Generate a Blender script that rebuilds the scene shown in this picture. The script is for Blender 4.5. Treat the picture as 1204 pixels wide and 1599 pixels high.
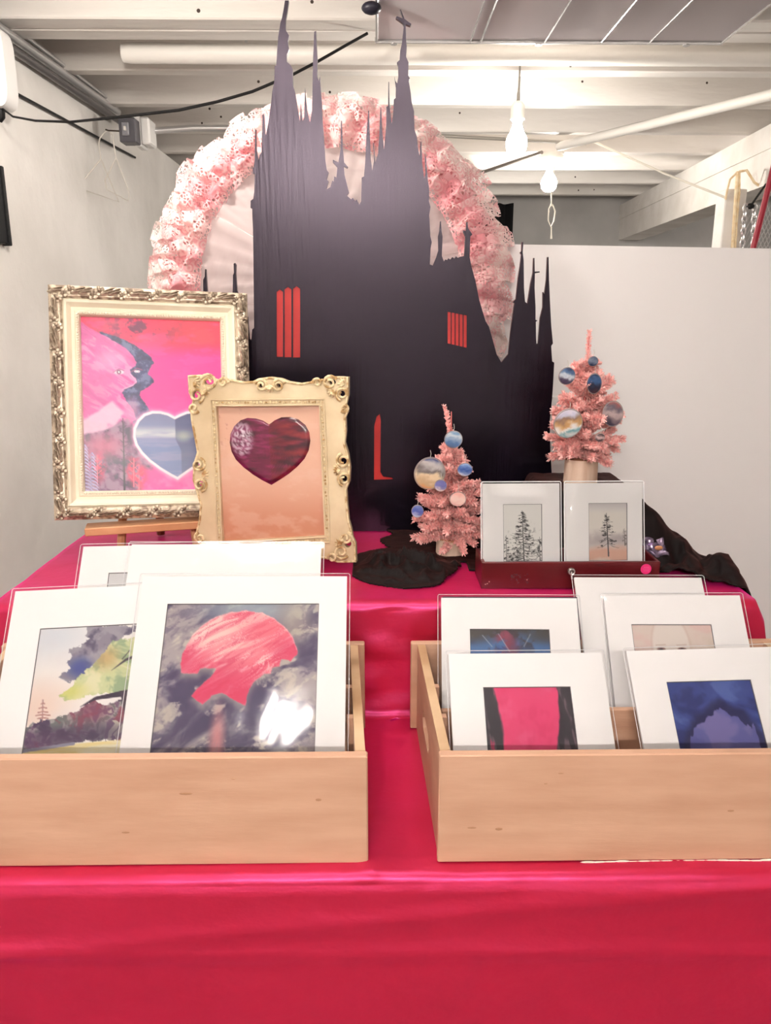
import bpy, bmesh, math, random
import numpy as np
from mathutils import Vector, Matrix, noise as mnoise
from mathutils.geometry import tessellate_polygon

for o in list(bpy.data.objects):
    bpy.data.objects.remove(o)
scene = bpy.context.scene
COL = scene.collection
random.seed(7)
PI = math.pi

# ------------------------------------------------------------------ camera
F_PX, CX, CY, CAM_Z = 1200.0, 602.0, 799.5, 1.386
PITCH, YAW = math.radians(14.3), math.radians(0.8)
cam_data = bpy.data.cameras.new('camera')
cam_data.sensor_fit = 'HORIZONTAL'
cam_data.sensor_width = 36.0
cam_data.lens = 36.0 * F_PX / 1204.0
cam_data.clip_start = 0.02
cam = bpy.data.objects.new('camera', cam_data)
COL.objects.link(cam)
cam.location = (0, 0, CAM_Z)
cam.rotation_euler = (PI / 2 - PITCH, 0, -YAW)
scene.camera = cam

# ------------------------------------------------------------------ world, exposure
world = bpy.data.worlds.new('world')
scene.world = world
world.use_nodes = True
world.node_tree.nodes['Background'].inputs[0].default_value = (0.9, 0.92, 1.0, 1)
world.node_tree.nodes['Background'].inputs[1].default_value = 0.25
scene.view_settings.view_transform = 'Standard'
scene.view_settings.look = 'None'
scene.view_settings.gamma = 1.0
scene.view_settings.use_curve_mapping = False
scene.view_settings.exposure = 1.08
scene.cycles.use_adaptive_sampling = True
scene.cycles.adaptive_threshold = 0.03
scene.cycles.adaptive_min_samples = 16
scene.cycles.max_bounces = 5
scene.cycles.diffuse_bounces = 4
scene.cycles.glossy_bounces = 2
scene.cycles.transmission_bounces = 3
scene.cycles.transparent_max_bounces = 12
scene.cycles.caustics_reflective = False
scene.cycles.caustics_refractive = False
TUBE_A, TUBE_B, TUBE_D, BULB_E, TUBE_C = 13.0, 92.0, 60.0, 150.0, 45.0     # emission of the tubes over the table, over the photographer, bulbs, added fill tubes at the right

# ------------------------------------------------------------------ pixel rays (measuring the photograph)
_fw = Vector((math.sin(YAW) * math.cos(PITCH), math.cos(YAW) * math.cos(PITCH), -math.sin(PITCH)))
_rt = Vector((math.cos(YAW), -math.sin(YAW), 0))
_up = _rt.cross(_fw)
CAM = Vector((0, 0, CAM_Z))

def ray(x, y):
    return _fw + _rt * ((x - CX) / F_PX) - _up * ((y - CY) / F_PX)

def at(x, y, Y=None, Z=None, X=None):
    r = ray(x, y)
    t = Y / r.y if Y is not None else ((Z - CAM_Z) / r.z if Z is not None else X / r.x)
    return CAM + r * t

class Plane:
    """a standing panel: top centre, lean back, yaw, roll"""
    def __init__(s, top, lean, yaw=0.0, roll=0.0):
        s.o = Vector(top)
        R = Vector((math.cos(yaw), math.sin(yaw), 0)); n = Vector((-math.sin(yaw), math.cos(yaw), 0))
        U = Vector((0, 0, 1)) * math.cos(lean) + n * math.sin(lean)
        s.r = R * math.cos(roll) + U * math.sin(roll)
        s.u = -R * math.sin(roll) + U * math.cos(roll)
        s.n = s.u.cross(s.r).normalized() * -1.0      # points away from the viewer
        if s.n.y < 0: s.n = -s.n
    def loc(s, x, y):
        """pixel -> (u right of centre, v below the top edge)"""
        d = ray(x, y); t = (s.o - CAM).dot(s.n) / d.dot(s.n)
        p = CAM + d * t - s.o
        return (p.dot(s.r), -p.dot(s.u))
    def matrix(s):
        """local x = right, y = away from viewer, z = up; origin at top centre"""
        return Matrix(((s.r.x, s.n.x, s.u.x, s.o.x), (s.r.y, s.n.y, s.u.y, s.o.y), (s.r.z, s.n.z, s.u.z, s.o.z), (0, 0, 0, 1)))

# ------------------------------------------------------------------ materials
def lin(c):
    return tuple(((v / 255.0) / 12.92 if v / 255.0 <= 0.04045 else ((v / 255.0 + 0.055) / 1.055) ** 2.4) for v in c[:3])

def L4(c):
    return (*lin(c), 1.0)

MATS = {}
def mat(name, rgb, rough=0.6, metal=0.0, spec=0.4, noise=None, bump=None, rgb2=None, stretch=(1, 1, 1), coat=0.0, coat_rough=0.1,
        sheen=0.0, sheen_tint=None, emit=0.0, attr=None, detail=5.0, ramp=(0.35, 0.65), trans=0.0, spec_tint=None):
    """noise = scale of a two-colour mottling; bump = (scale, strength, distance)"""
    if name in MATS: return MATS[name]
    m = bpy.data.materials.new(name); m.use_nodes = True
    nt = m.node_tree; N = nt.nodes; b = N['Principled BSDF']
    b.inputs['Base Color'].default_value = L4(rgb)
    b.inputs['Roughness'].default_value = rough
    b.inputs['Metallic'].default_value = metal
    b.inputs['Specular IOR Level'].default_value = spec
    b.inputs['Coat Weight'].default_value = coat
    b.inputs['Coat Roughness'].default_value = coat_rough
    b.inputs['Sheen Weight'].default_value = sheen
    b.inputs['Transmission Weight'].default_value = trans
    if spec_tint: b.inputs['Specular Tint'].default_value = L4(spec_tint)
    if sheen_tint: b.inputs['Sheen Tint'].default_value = L4(sheen_tint)
    if emit:
        b.inputs['Emission Color'].default_value = L4(rgb); b.inputs['Emission Strength'].default_value = emit
    co = None
    def coords():
        tc = N.new('ShaderNodeTexCoord'); mp = N.new('ShaderNodeMapping')
        mp.inputs['Scale'].default_value = stretch
        nt.links.new(tc.outputs['Object'], mp.inputs['Vector']); return mp.outputs['Vector']
    if noise or bump: co = coords()
    if noise:
        n = N.new('ShaderNodeTexNoise'); n.inputs['Scale'].default_value = noise; n.inputs['Detail'].default_value = detail
        nt.links.new(co, n.inputs['Vector'])
        r = N.new('ShaderNodeValToRGB')
        r.color_ramp.elements[0].position, r.color_ramp.elements[1].position = ramp
        r.color_ramp.elements[0].color = L4(rgb); r.color_ramp.elements[1].color = L4(rgb2)
        nt.links.new(n.outputs['Fac'], r.inputs['Fac']); nt.links.new(r.outputs['Color'], b.inputs['Base Color'])
    if attr:
        a = N.new('ShaderNodeAttribute'); a.attribute_name = attr
        nt.links.new(a.outputs['Color'], b.inputs['Base Color'])
    if bump:
        n2 = N.new('ShaderNodeTexNoise'); n2.inputs['Scale'].default_value = bump[0]; n2.inputs['Detail'].default_value = 4
        nt.links.new(co, n2.inputs['Vector'])
        bp = N.new('ShaderNodeBump'); bp.inputs['Strength'].default_value = bump[1]; bp.inputs['Distance'].default_value = bump[2]
        nt.links.new(n2.outputs['Fac'], bp.inputs['Height']); nt.links.new(bp.outputs['Normal'], b.inputs['Normal'])
    MATS[name] = m
    return m

def glass_sheet(name, tint=(255, 255, 255), gloss_rough=0.06, base=0.02, haze=0.0):
    """thin clear plastic film: see-through with a Fresnel gloss and a little milky haze"""
    if name in MATS: return MATS[name]
    m = bpy.data.materials.new(name); m.use_nodes = True; nt = m.node_tree; N = nt.nodes
    N.remove(N['Principled BSDF'])
    t = N.new('ShaderNodeBsdfTransparent'); t.inputs[0].default_value = L4(tint)
    g = N.new('ShaderNodeBsdfGlossy'); g.inputs['Roughness'].default_value = gloss_rough
    fr = N.new('ShaderNodeFresnel'); fr.inputs['IOR'].default_value = 1.4
    ad = N.new('ShaderNodeMath'); ad.operation = 'ADD'; ad.inputs[1].default_value = base
    nt.links.new(fr.outputs[0], ad.inputs[0])
    mx = N.new('ShaderNodeMixShader'); nt.links.new(ad.outputs[0], mx.inputs[0])
    src = t
    if haze:
        d = N.new('ShaderNodeBsdfDiffuse'); d.inputs[0].default_value = (0.9, 0.9, 0.9, 1)
        mh = N.new('ShaderNodeMixShader'); mh.inputs[0].default_value = haze
        nt.links.new(t.outputs[0], mh.inputs[1]); nt.links.new(d.outputs[0], mh.inputs[2]); src = mh
    nt.links.new(src.outputs[0], mx.inputs[1]); nt.links.new(g.outputs[0], mx.inputs[2])
    nt.links.new(mx.outputs[0], N['Material Output'].inputs[0])
    MATS[name] = m
    return m

# ------------------------------------------------------------------ mesh building
class MB:
    def __init__(s): s.v = []; s.f = []
    def add(s, vs, fs):
        k = len(s.v); s.v += [tuple(p) for p in vs]; s.f += [tuple(i + k for i in f) for f in fs]; return s
    def box(s, x0, x1, y0, y1, z0, z1, M=None):
        vs = [Vector((x, y, z)) for x in (x0, x1) for y in (y0, y1) for z in (z0, z1)]
        if M: vs = [M @ v for v in vs]
        return s.add(vs, [(0, 1, 3, 2), (4, 6, 7, 5), (0, 4, 5, 1), (2, 3, 7, 6), (0, 2, 6, 4), (1, 5, 7, 3)])
    def bbox(s, x0, x1, y0, y1, z0, z1, b=0.002):
        """box with chamfered edges"""
        vs = []; idx = {}
        for i, x in enumerate((x0, x1)):
            for j, y in enumerate((y0, y1)):
                for k, z in enumerate((z0, z1)):
                    sx, sy, sz = (1 if i == 0 else -1), (1 if j == 0 else -1), (1 if k == 0 else -1)
                    idx[i, j, k, 0] = len(vs); vs.append((x, y + sy * b, z + sz * b))
                    idx[i, j, k, 1] = len(vs); vs.append((x + sx * b, y, z + sz * b))
                    idx[i, j, k, 2] = len(vs); vs.append((x + sx * b, y + sy * b, z))
        I = idx; fs = []
        for i in (0, 1):
            fs.append((I[i,0,0,0], I[i,0,1,0], I[i,1,1,0], I[i,1,0,0])); fs.append((I[0,i,0,1], I[0,i,1,1], I[1,i,1,1], I[1,i,0,1])); fs.append((I[0,0,i,2], I[0,1,i,2], I[1,1,i,2], I[1,0,i,2]))
            for j in (0, 1):
                fs.append((I[i,j,0,0], I[i,j,1,0], I[i,j,1,1], I[i,j,0,1])); fs.append((I[i,0,j,0], I[i,1,j,0], I[i,1,j,2], I[i,0,j,2])); fs.append((I[0,i,j,1], I[1,i,j,1], I[1,i,j,2], I[0,i,j,2]))
                for k in (0, 1): fs.append((I[i,j,k,0], I[i,j,k,1], I[i,j,k,2]))
        return s.add(vs, fs)
    def tube(s, pts, r, n=8, closed=False, caps=True):
        pts = [Vector(p) for p in pts]; m = len(pts); k = len(s.v)
        rr = r if isinstance(r, (list, tuple)) else [r] * m
        prev = None
        for i, p in enumerate(pts):
            a = pts[i - 1] if (i > 0 or closed) else p; b = pts[(i + 1) % m] if (i < m - 1 or closed) else p
            t = (b - a)
            t = t.normalized() if t.length > 1e-9 else Vector((0, 0, 1))
            if prev is None:
                prev = t.orthogonal().normalized()
            e = prev - t * prev.dot(t)
            e = e.normalized() if e.length > 1e-6 else t.orthogonal().normalized()
            prev = e; g = t.cross(e)
            for j in range(n):
                a_ = 2 * PI * j / n
                s.v.append(tuple(p + (e * math.cos(a_) + g * math.sin(a_)) * rr[i]))
        for i in range(m if closed else m - 1):
            i2 = (i + 1) % m
            for j in range(n):
                j2 = (j + 1) % n
                s.f.append((k + i * n + j, k + i * n + j2, k + i2 * n + j2, k + i2 * n + j))
        if caps and not closed:
            s.f.append(tuple(k + j for j in range(n))[::-1]); s.f.append(tuple(k + (m - 1) * n + j for j in range(n)))
        return s
    def lathe(s, prof, n=20, M=None):
        """prof: (radius, z) from bottom to top about z"""
        k = len(s.v); M = M or Matrix.Identity(4)
        for (r, z) in prof:
            for j in range(n):
                a = 2 * PI * j / n; s.v.append(tuple(M @ Vector((r * math.cos(a), r * math.sin(a), z))))
        for i in range(len(prof) - 1):
            for j in range(n):
                j2 = (j + 1) % n; s.f.append((k + i * n + j, k + i * n + j2, k + (i + 1) * n + j2, k + (i + 1) * n + j))
        s.f.append(tuple(k + j for j in range(n))[::-1]); s.f.append(tuple(k + (len(prof) - 1) * n + j for j in range(n)))
        return s
    def prism(s, outline, y0, y1, holes=()):
        """polygon (x, z) with holes, extruded along local y"""
        loops = [list(outline)] + [list(h) for h in holes]
        flat = [p for l in loops for p in l]
        tris = tessellate_polygon([[Vector((p[0], p[1], 0)) for p in l] for l in loops])
        k = len(s.v); n = len(flat)
        s.v += [(p[0], y0, p[1]) for p in flat] + [(p[0], y1, p[1]) for p in flat]
        for t in tris:
            a, b, c = t
            A, B, C_ = flat[a], flat[b], flat[c]
            cr = (B[0] - A[0]) * (C_[1] - A[1]) - (B[1] - A[1]) * (C_[0] - A[0])
            if abs(cr) < 1e-14: continue
            if cr > 0: s.f += [(k + a, k + b, k + c), (k + n + c, k + n + b, k + n + a)]
            else: s.f += [(k + c, k + b, k + a), (k + n + a, k + n + b, k + n + c)]
        off = 0
        for l in loops:
            for i in range(len(l)):
                a, b = off + i, off + (i + 1) % len(l)
                s.f.append((k + a, k + b, k + n + b, k + n + a))
            off += len(l)
        return s
    def grid(s, fn, nu, nv, close_u=False):
        k = len(s.v)
        for j in range(nv + 1):
            for i in range(nu + (0 if close_u else 1)):
                s.v.append(tuple(fn(i / nu, j / nv)))
        w = nu if close_u else nu + 1
        for j in range(nv):
            for i in range(nu):
                i2 = (i + 1) % w
                s.f.append((k + j * w + i, k + j * w + i2, k + (j + 1) * w + i2, k + (j + 1) * w + i))
        return s
    def sphere(s, c, r, n=12, m=8, sq=(1, 1, 1)):
        c = Vector(c)
        return s.grid(lambda u, v: c + Vector((sq[0] * r * math.sin(PI * v) * math.cos(2 * PI * u), sq[1] * r * math.sin(PI * v) * math.sin(2 * PI * u), sq[2] * r * math.cos(PI * v))), n, m, close_u=True)
    def mesh(s, name, m, smooth=False, fix=True):
        me = bpy.data.meshes.new(name); me.from_pydata(s.v, [], s.f); me.update()
        if fix:
            bm = bmesh.new(); bm.from_mesh(me); bmesh.ops.recalc_face_normals(bm, faces=bm.faces); bm.to_mesh(me); bm.free()
        me.materials.append(m)
        if smooth:
            me.polygons.foreach_set('use_smooth', [True] * len(me.polygons))
            if smooth != 'all':
                try: me.set_sharp_from_angle(angle=math.radians(38))
                except Exception: pass
        return me
    def build(s, name, m, parent=None, smooth=False, M=None, fix=True):
        return obj(name, s.mesh(name, m, smooth, fix), parent, M)

def obj(name, me, parent=None, M=None):
    o = bpy.data.objects.new(name, me); COL.objects.link(o)
    if parent is not None: o.parent = parent
    if M is not None: o.matrix_local = M
    return o

def tag(o, label=None, cat=None, group=None, kind=None):
    if label: o['label'] = label
    if cat: o['category'] = cat
    if group: o['group'] = group
    if kind: o['kind'] = kind
    return o

def empty(name, M=None, label=None, cat=None, group=None, kind=None):
    o = bpy.data.objects.new(name, None); COL.objects.link(o); o.empty_display_size = 0.05
    if M is not None: o.matrix_world = M
    return tag(o, label, cat, group, kind)

def T(x, y, z): return Matrix.Translation((x, y, z))

def fbm3(p, o=4):
    return mnoise.fractal(Vector(p), 1.0, 2.0, o)

# key levels (metres)
TABLE_Z, TIER_Z = 0.754, 0.946
TABLE_F, RISER_Y, TABLE_B = 0.757, 1.133, 1.585
CEIL = 2.086

# ================================================================== the room
M_WALL = mat('painted_concrete', (238, 234, 230), 0.85, noise=3.0, rgb2=(222, 218, 213), bump=(9, 0.35, 0.02))
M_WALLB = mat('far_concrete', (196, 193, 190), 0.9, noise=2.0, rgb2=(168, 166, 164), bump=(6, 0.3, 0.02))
M_FLOOR = mat('grey_concrete', (120, 117, 113), 0.85, noise=3, rgb2=(98, 95, 92))
M_JOIST = mat('painted_timber', (236, 231, 226), 0.6, noise=2.2, rgb2=(220, 214, 207), stretch=(0.6, 3, 3), bump=(14, 0.25, 0.01))
M_DECK = mat('painted_deck', (216, 210, 206), 0.8, noise=4, rgb2=(190, 182, 177))
M_WHITE = mat('white_paint', (240, 236, 230), 0.45)
M_STEEL = mat('galvanised_steel', (214, 212, 212), 0.3, metal=0.75)
M_BLACK = mat('black_rubber', (14, 13, 14), 0.5)
M_KNOT = mat('dark_knot', (70, 58, 52), 0.8)

def struct(name, mb, m, label, smooth=False):
    return tag(mb.build(name, m, None, smooth), label, None, None, 'structure')

struct('floor', MB().box(-1.2, 3.5, -2.7, 5.5, -0.1, 0.0), M_FLOOR, 'grey concrete basement floor')
struct('wall_left', MB().box(-1.2, -0.93, -2.7, 5.5, 0.0, CEIL), M_WALL, 'white painted concrete basement wall at the left')
struct('wall_far', MB().box(-1.2, 3.5, 5.3, 5.5, 0.0, 2.4), M_WALLB, 'dim grey concrete wall at the far end of the basement')
struct('wall_right', MB().box(3.4, 3.5, -2.7, 5.5, 0.0, 2.4), M_WALL, 'white painted basement wall at the right')
struct('wall_back', MB().box(-1.2, 3.5, -2.8, -2.7, 0.0, 2.4), M_WALL, 'white painted wall behind the photographer')
struct('gap_backing', MB().box(-1.35, -1.2, -2.7, 5.5, 0.0, 2.4), mat('gap_shade', (70, 58, 52), 0.9), 'dark backing coloured as the shaded gap above the left wall between the joists')  # dark colour stands in for the shade in the gap over the wall
ceil = struct('ceiling', MB().box(-1.35, 3.5, -2.8, 5.5, 2.32, 2.4), M_DECK, 'white painted underside of the floor above')
ys = [(y, 0.048) for y in (-2.36, -1.95, -1.54, -1.13, -0.72, -0.31, 0.1, 0.5, 0.9, 1.3, 1.7)] + [(2.12, 0.072), (2.198, 0.072)] + [(y, 0.05) for y in (2.53, 2.88, 3.28, 3.68, 4.08, 4.5, 4.9)]
rj = random.Random(3)
for (y, w) in ys:
    dz = rj.uniform(-0.004, 0.004)
    j = MB().bbox(-1.2, 3.4, y, y + w, CEIL + dz, 2.322, 0.004).build('joist', M_JOIST, ceil)
    for _ in range(5):      # knots showing through the paint
        x = rj.uniform(-0.8, 1.6); z = CEIL + rj.uniform(0.02, 0.08)
        MB().lathe([(0.008 * rj.uniform(.5, 1.2), 0), (0.004, 0.0012)], 8, T(x, y + 0.001, z) @ Matrix.Rotation(PI / 2, 4, 'X')).build('knot', M_KNOT, j)

# round-edged white duct running along the joists
p0, p1 = at(850, 70, Y=2.37), at(850, 102, Y=2.37)
rz, rr_ = (p0.z + p1.z) / 2, (p0.z - p1.z) / 2 * 1.02
xl = at(192, 86, Y=2.37).x
duct = MB().tube([(xl, 2.37, rz), (xl + 0.02, 2.37, rz), (1.2, 2.37, rz), (3.39, 2.37, rz)], [rr_ * .9, rr_, rr_, rr_], 20).build('ceiling_duct', M_WHITE, None, True)
tag(duct, 'long white painted round duct running across under the joists', 'duct')
for x in (-0.35, 0.75, 1.7):
    MB().tube([(x + 0.0, 2.37, rz + rr_), (x, 2.37, CEIL + 0.2)], 0.004, 6).build('hanger_strap', M_STEEL, duct)

# carrying beam at the right
b0, b1 = Vector((1.40, 1.4, 0)), Vector((1.60, 5.3, 0))
bd = (b1 - b0).normalized(); bn = Vector((bd.y, -bd.x, 0))
mb = MB(); vs = []
for p in (b0, b1):
    for k in (0, 1):
        for z in (1.868, CEIL - 0.002): vs.append((p + bn * (0.14 * k)) + Vector((0, 0, z)))
mb.add(vs, [(0, 1, 3, 2), (4, 6, 7, 5), (0, 4, 5, 1), (2, 3, 7, 6), (0, 2, 6, 4), (1, 5, 7, 3)])
beam = struct('beam', mb, M_JOIST, 'heavy white painted timber beam running back at the right')
mb = MB(); vs = []
for p in (b0, b1):
    for k in (-0.006, 0.0):
        for z in (1.995, CEIL - 0.004): vs.append((p + bn * k) + Vector((0, 0, z)))
mb.add(vs, [(0, 1, 3, 2), (4, 6, 7, 5), (0, 4, 5, 1), (2, 3, 7, 6), (0, 2, 6, 4), (1, 5, 7, 3)]).build('plank', M_JOIST, beam)
q0, q1 = at(1131, 330, Y=3.2), at(1156, 330, Y=3.2)
post = struct('post', MB().bbox(q0.x, q1.x + 0.02, 3.2, 3.29, 0.0, 1.868, 0.004), M_JOIST, 'white painted post under the beam')

# metal rail and cables along the left wall
ra, rb = at(0, 44, X=-0.918), at(184, 175, X=-0.905)
ra2 = ra + (ra - rb) * 1.2
rail = empty('conduit_rail', None, 'shiny metal conduit rail along the top of the left wall', 'conduit')
MB().tube([ra2, ra, rb], 0.012, 10).build('pipe', M_STEEL, rail, True)
MB().tube([ra2 + Vector((.006, 0, -.034)), ra + Vector((.006, 0, -.034)), rb + Vector((.004, 0, -.03))], 0.011, 10).build('pipe', mat('dull_pipe', (120, 116, 116), 0.4, metal=0.6), rail, True)
MB().tube([ra2 + Vector((0, 0, .026)), ra + Vector((0, 0, .026)), rb + Vector((0, 0, .02))], 0.006, 8).build('pipe', M_STEEL, rail, True)
c0, c1 = at(18, 142, X=-0.922), at(211, 246, X=-0.922)
tag(MB().tube([c0 + (c0 - c1) * 1.0, c0, c0.lerp(c1, .5), c1], 0.004, 8).build('wall_cable', M_BLACK, None, True), 'straight black cable clipped along the left wall below the rail', 'cable')

cable_px = [(3, 169), (20, 182), (55, 188.5), (110, 190.5), (184, 183), (279, 172), (339, 159), (394, 143), (458, 116), (498, 95), (538, 72), (574, 52)]
pts = [at(x, y, Y=2.04 + 0.15 * i / 11) for i, (x, y) in enumerate(cable_px)]
tag(MB().tube(pts, [0.0022 + 0.0014 * min(i, 5) / 5 for i in range(12)], 8).build('hanging_cable', M_BLACK, None, True), 'thick black cable sagging from the left wall up to the ribbed panel', 'cable')

# white wall speaker at the left edge
sp = at(-7, 108, Y=2.05)
s = empty('wall_speaker', T(sp.x, sp.y, sp.z - 0.085), 'white rounded plastic unit on the left wall with a black plug', 'wall unit')
mb = MB(); out = []
for i in range(24):
    a = 2 * PI * i / 24
    out.append((0.036 * (abs(math.cos(a)) ** .5) * math.copysign(1, math.cos(a)), 0.085 + 0.088 * (abs(math.sin(a)) ** .45) * math.copysign(1, math.sin(a))))
mb.prism(out, -0.03, 0.03).build('body', mat('white_plastic', (238, 236, 234), 0.35), s, True)
MB().box(0.006, 0.022, -0.0315, -0.03, 0.135, 0.139).build('slot', mat('grey_slot', (150, 148, 148), 0.5), s)
MB().tube([(0.0, 0, 0.004), (0.0, 0, -0.02), (-0.004, 0, -0.03)], [0.012, 0.01, 0.005], 10).build('plug', M_BLACK, s, True)

# electric boxes on the wall
e0 = at(187, 222, Y=2.78); e1 = at(210, 183, Y=2.78)
s = empty('switch_box', T(e0.x, 2.78, e0.z), 'grey metal switch box at the end of the metal rail', 'electric box')
w, h = e1.x - e0.x, e1.z - e0.z
MB().bbox(0, w, 0, 0.06, 0, h, 0.003).build('body', mat('grey_box', (96, 94, 100), 0.4, metal=0.3), s)
MB().bbox(w * .2, w * .62, -0.006, 0.001, h * .25, h * .8, 0.002).build('faceplate', mat('grey_plate', (150, 150, 156), 0.35, metal=0.5), s)
MB().bbox(w * .34, w * .48, -0.012, -0.005, h * .45, h * .62, 0.001).build('toggle', M_WHITE, s)
MB().tube([(-0.002, 0.02, h * .5), (-0.04, 0.02, h * .52), (-0.05, 0.02, h * .56)], 0.0025, 6).build('nail_hook', mat('rusty_steel', (80, 66, 58), 0.6, metal=.4), s)
e0 = at(211, 229, Y=2.84); e1 = at(234, 181, Y=2.84)
s = empty('junction_box', T(e0.x, 2.84, e0.z), 'white plastic junction box beside the grey switch box', 'electric box')
w, h = e1.x - e0.x, e1.z - e0.z
MB().bbox(0, w * .45, -0.01, 0.07, 0, h, 0.004).build('body', mat('white_plastic', (238, 236, 234)), s)
MB().bbox(w * .45, w, -0.016, 0.07, h * .06, h * .94, 0.006).build('cover', mat('white_plastic', (238, 236, 234)), s)
d0, d1 = at(234, 205, Y=2.9), at(300, 200, Y=2.9)
tag(MB().tube([d0, d1, d1 + Vector((0.5, 0.0, 0.0))], 0.011, 10).build('steel_pipe', M_STEEL, None, True), 'short bare steel pipe leading right from the white junction box', 'pipe')

# two wire hangers on the wall
M_WIRE = mat('white_wire', (214, 208, 200), 0.35, metal=0.3)
for (pl, lab) in (([(770, 762), (752, 775), (722, 815), (715, 850), (730, 965), (610, 1112), (615, 1190), (860, 1275), (740, 985), (730, 965)], 'white wire coat hanger on the left wall, the one further left'),
                  ([(790, 768), (815, 790), (826, 880), (840, 955), (760, 1120), (772, 1182), (928, 1268), (936, 1205), (840, 955)], 'white wire coat hanger on the left wall, nearer the switch box')):
    mean = at(170, 290, X=-0.90)
    pts = [at(cx / 4.63, 40 + cy / 4.63, Y=(2.72 if 'further' in lab else 2.745) + (cx - 760) * 0.0003) for cx, cy in pl]
    tag(MB().tube(pts, 0.0022, 6).build('coat_hanger', M_WIRE, None, True), lab, 'hanger')

# black picture at the left edge
e = at(3, 262, X=-0.915); e2 = at(5, 380, X=-0.915)
s = empty('notice_board', T(-0.93, e.y, e2.z), 'black panel hanging on the left wall at the photo edge', 'panel')
MB().bbox(0.0, 0.015, -0.4, -0.01, 0.0, e.z - e2.z, 0.002).build('face', mat('black_gloss', (16, 14, 18), 0.3), s)
MB().bbox(0.0, 0.02, -0.012, 0.0, -0.003, e.z - e2.z + .003, 0.002).build('edge_strip', M_BLACK, s)

# ribbed clear ceiling panel
PZ = 2.055
pl, pr = at(588, 63, Z=PZ), at(1130, 63, Z=PZ)
yn = 1.45
s = empty('ribbed_panel', T(pl.x, pl.y, PZ), 'ribbed translucent plastic ceiling panel with metal dividers, above the white duct', 'ceiling panel')
W_ = pr.x - pl.x; D_ = pl.y - yn
mb = MB(); nr = 84
vs = []
for i in range(nr * 2 + 1):
    z = 0.0 if i % 2 == 0 else 0.006
    y = -D_ * i / (nr * 2)
    vs += [(0, y, z), (W_, y, z)]
mb.add(vs, [(2 * i, 2 * i + 1, 2 * i + 3, 2 * i + 2) for i in range(nr * 2)])
mb.build('ribbed_sheet', mat('ribbed_plastic', (226, 220, 222), 0.2, metal=0.15, spec=0.8), s)
M_CHROME = mat('bright_strip', (235, 233, 232), 0.22, metal=0.7)
for fx in (0.0, 0.27, 0.30, 0.485, 0.65, 0.79, 1.0):
    wd = 0.006 if fx in (0.0, 1.0) else (0.0035 if fx in (.27, .65) else 0.005)
    MB().bbox(W_ * fx - wd / 2, W_ * fx + wd / 2, -D_, 0.0, -0.005, -0.0005, 0.001).build('divider_strip', M_CHROME, s)
MB().bbox(-0.004, W_ + 0.004, -0.004, 0.006, -0.006, 0.008, 0.002).build('edge_strip', M_CHROME, s)
for fx in (0.05, 0.47, 0.9):
    MB().lathe([(0.009, 0), (0.006, 0.006)], 10, T(W_ * fx, 0.004, -0.008)).build('screw', M_CHROME, s, True)
kb = at(580, 3, Z=PZ)
MB().sphere((kb.x - pl.x, kb.y - pl.y, -0.012), 0.016, 12, 8, (1.4, 1.2, .8)).build('corner_clip', mat('navy_rubber', (40, 38, 50), 0.4), s, True)

# bare bulbs in view
M_BULB = mat('lit_bulb', (255, 248, 238), 0.3, emit=BULB_E)
M_PORC = mat('porcelain', (240, 236, 228), 0.3)
def bulb_prof(r, h):
    return [(0.013, h), (0.014, h * .82), (r * .62, h * .66), (r * .93, h * .48), (r, h * .34), (r * .9, h * .16), (r * .6, h * .05), (r * .2, 0.0)][::-1]
b = at(807, 215, Y=2.5)
s = empty('pendant_bulb', T(b.x, b.y, b.z), 'glowing bare bulb hanging on a wire, nearer of the two', 'light bulb')
MB().lathe(bulb_prof(0.032, 0.1), 20, T(0, 0, -0.05)).build('bulb', M_BULB, s, True)
MB().lathe([(0.016, 0.045), (0.021, 0.05), (0.021, 0.085), (0.017, 0.092), (0.01, 0.098)], 16).build('socket', M_PORC, s, True)
MB().tube([(0, 0, 0.095), (0.001, 0, 0.14), (0.002, 0, CEIL - b.z + 0.2)], [0.006, 0.003, 0.003], 8).build('flex', mat('grey_flex', (150, 144, 136), 0.5), s, True)
MB().tube([(-0.014, 0, 0.09), (0, 0, 0.135), (0.014, 0, 0.09)], 0.0018, 6).build('wire_cage', M_STEEL, s, True)
b = at(859, 241, Z=CEIL)
s = empty('ceiling_bulb', T(b.x, 3.705, CEIL), 'glowing bare bulb in a round white ceiling holder with a pull cord', 'light bulb')
MB().lathe([(0.052, -0.024), (0.057, -0.016), (0.057, 0.0)], 24).build('ceiling_rose', M_PORC, s, True)
MB().lathe([(0.022, -0.06), (0.027, -0.05), (0.03, -0.022)], 16).build('socket', M_PORC, s, True)
MB().lathe(bulb_prof(0.036, 0.105), 20, T(0, 0, -0.158)).build('bulb', M_BULB, s, True)
cy_ = 3.66 - 3.705
cd = [at(861, y, Y=3.66) - Vector((b.x, 3.705, CEIL)) for y in (288, 310, 322)]
M_CORD = mat('white_cord', (238, 232, 220), 0.7)
cord = MB().tube([(0.012, cy_, -0.05), cd[0], cd[1], cd[2]], 0.0032, 6).build('pull_cord', M_CORD, s, True)
lp = [at(x, y, Y=3.66) - Vector((b.x, 3.705, CEIL)) for x, y in ((861, 318), (857, 326), (856, 344), (860, 354), (865, 345), (867, 330), (863, 320))]
MB().tube(lp, 0.0034, 6, closed=True).build('loop', M_CORD, cord, True)
e_ = [at(x, y, Y=3.66) - Vector((b.x, 3.705, CEIL)) for x, y in ((861, 354), (861, 364), (861, 373))]
MB().tube(e_, [0.003, 0.003, 0.005], 6).build('tassel', M_CORD, cord, True)

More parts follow.
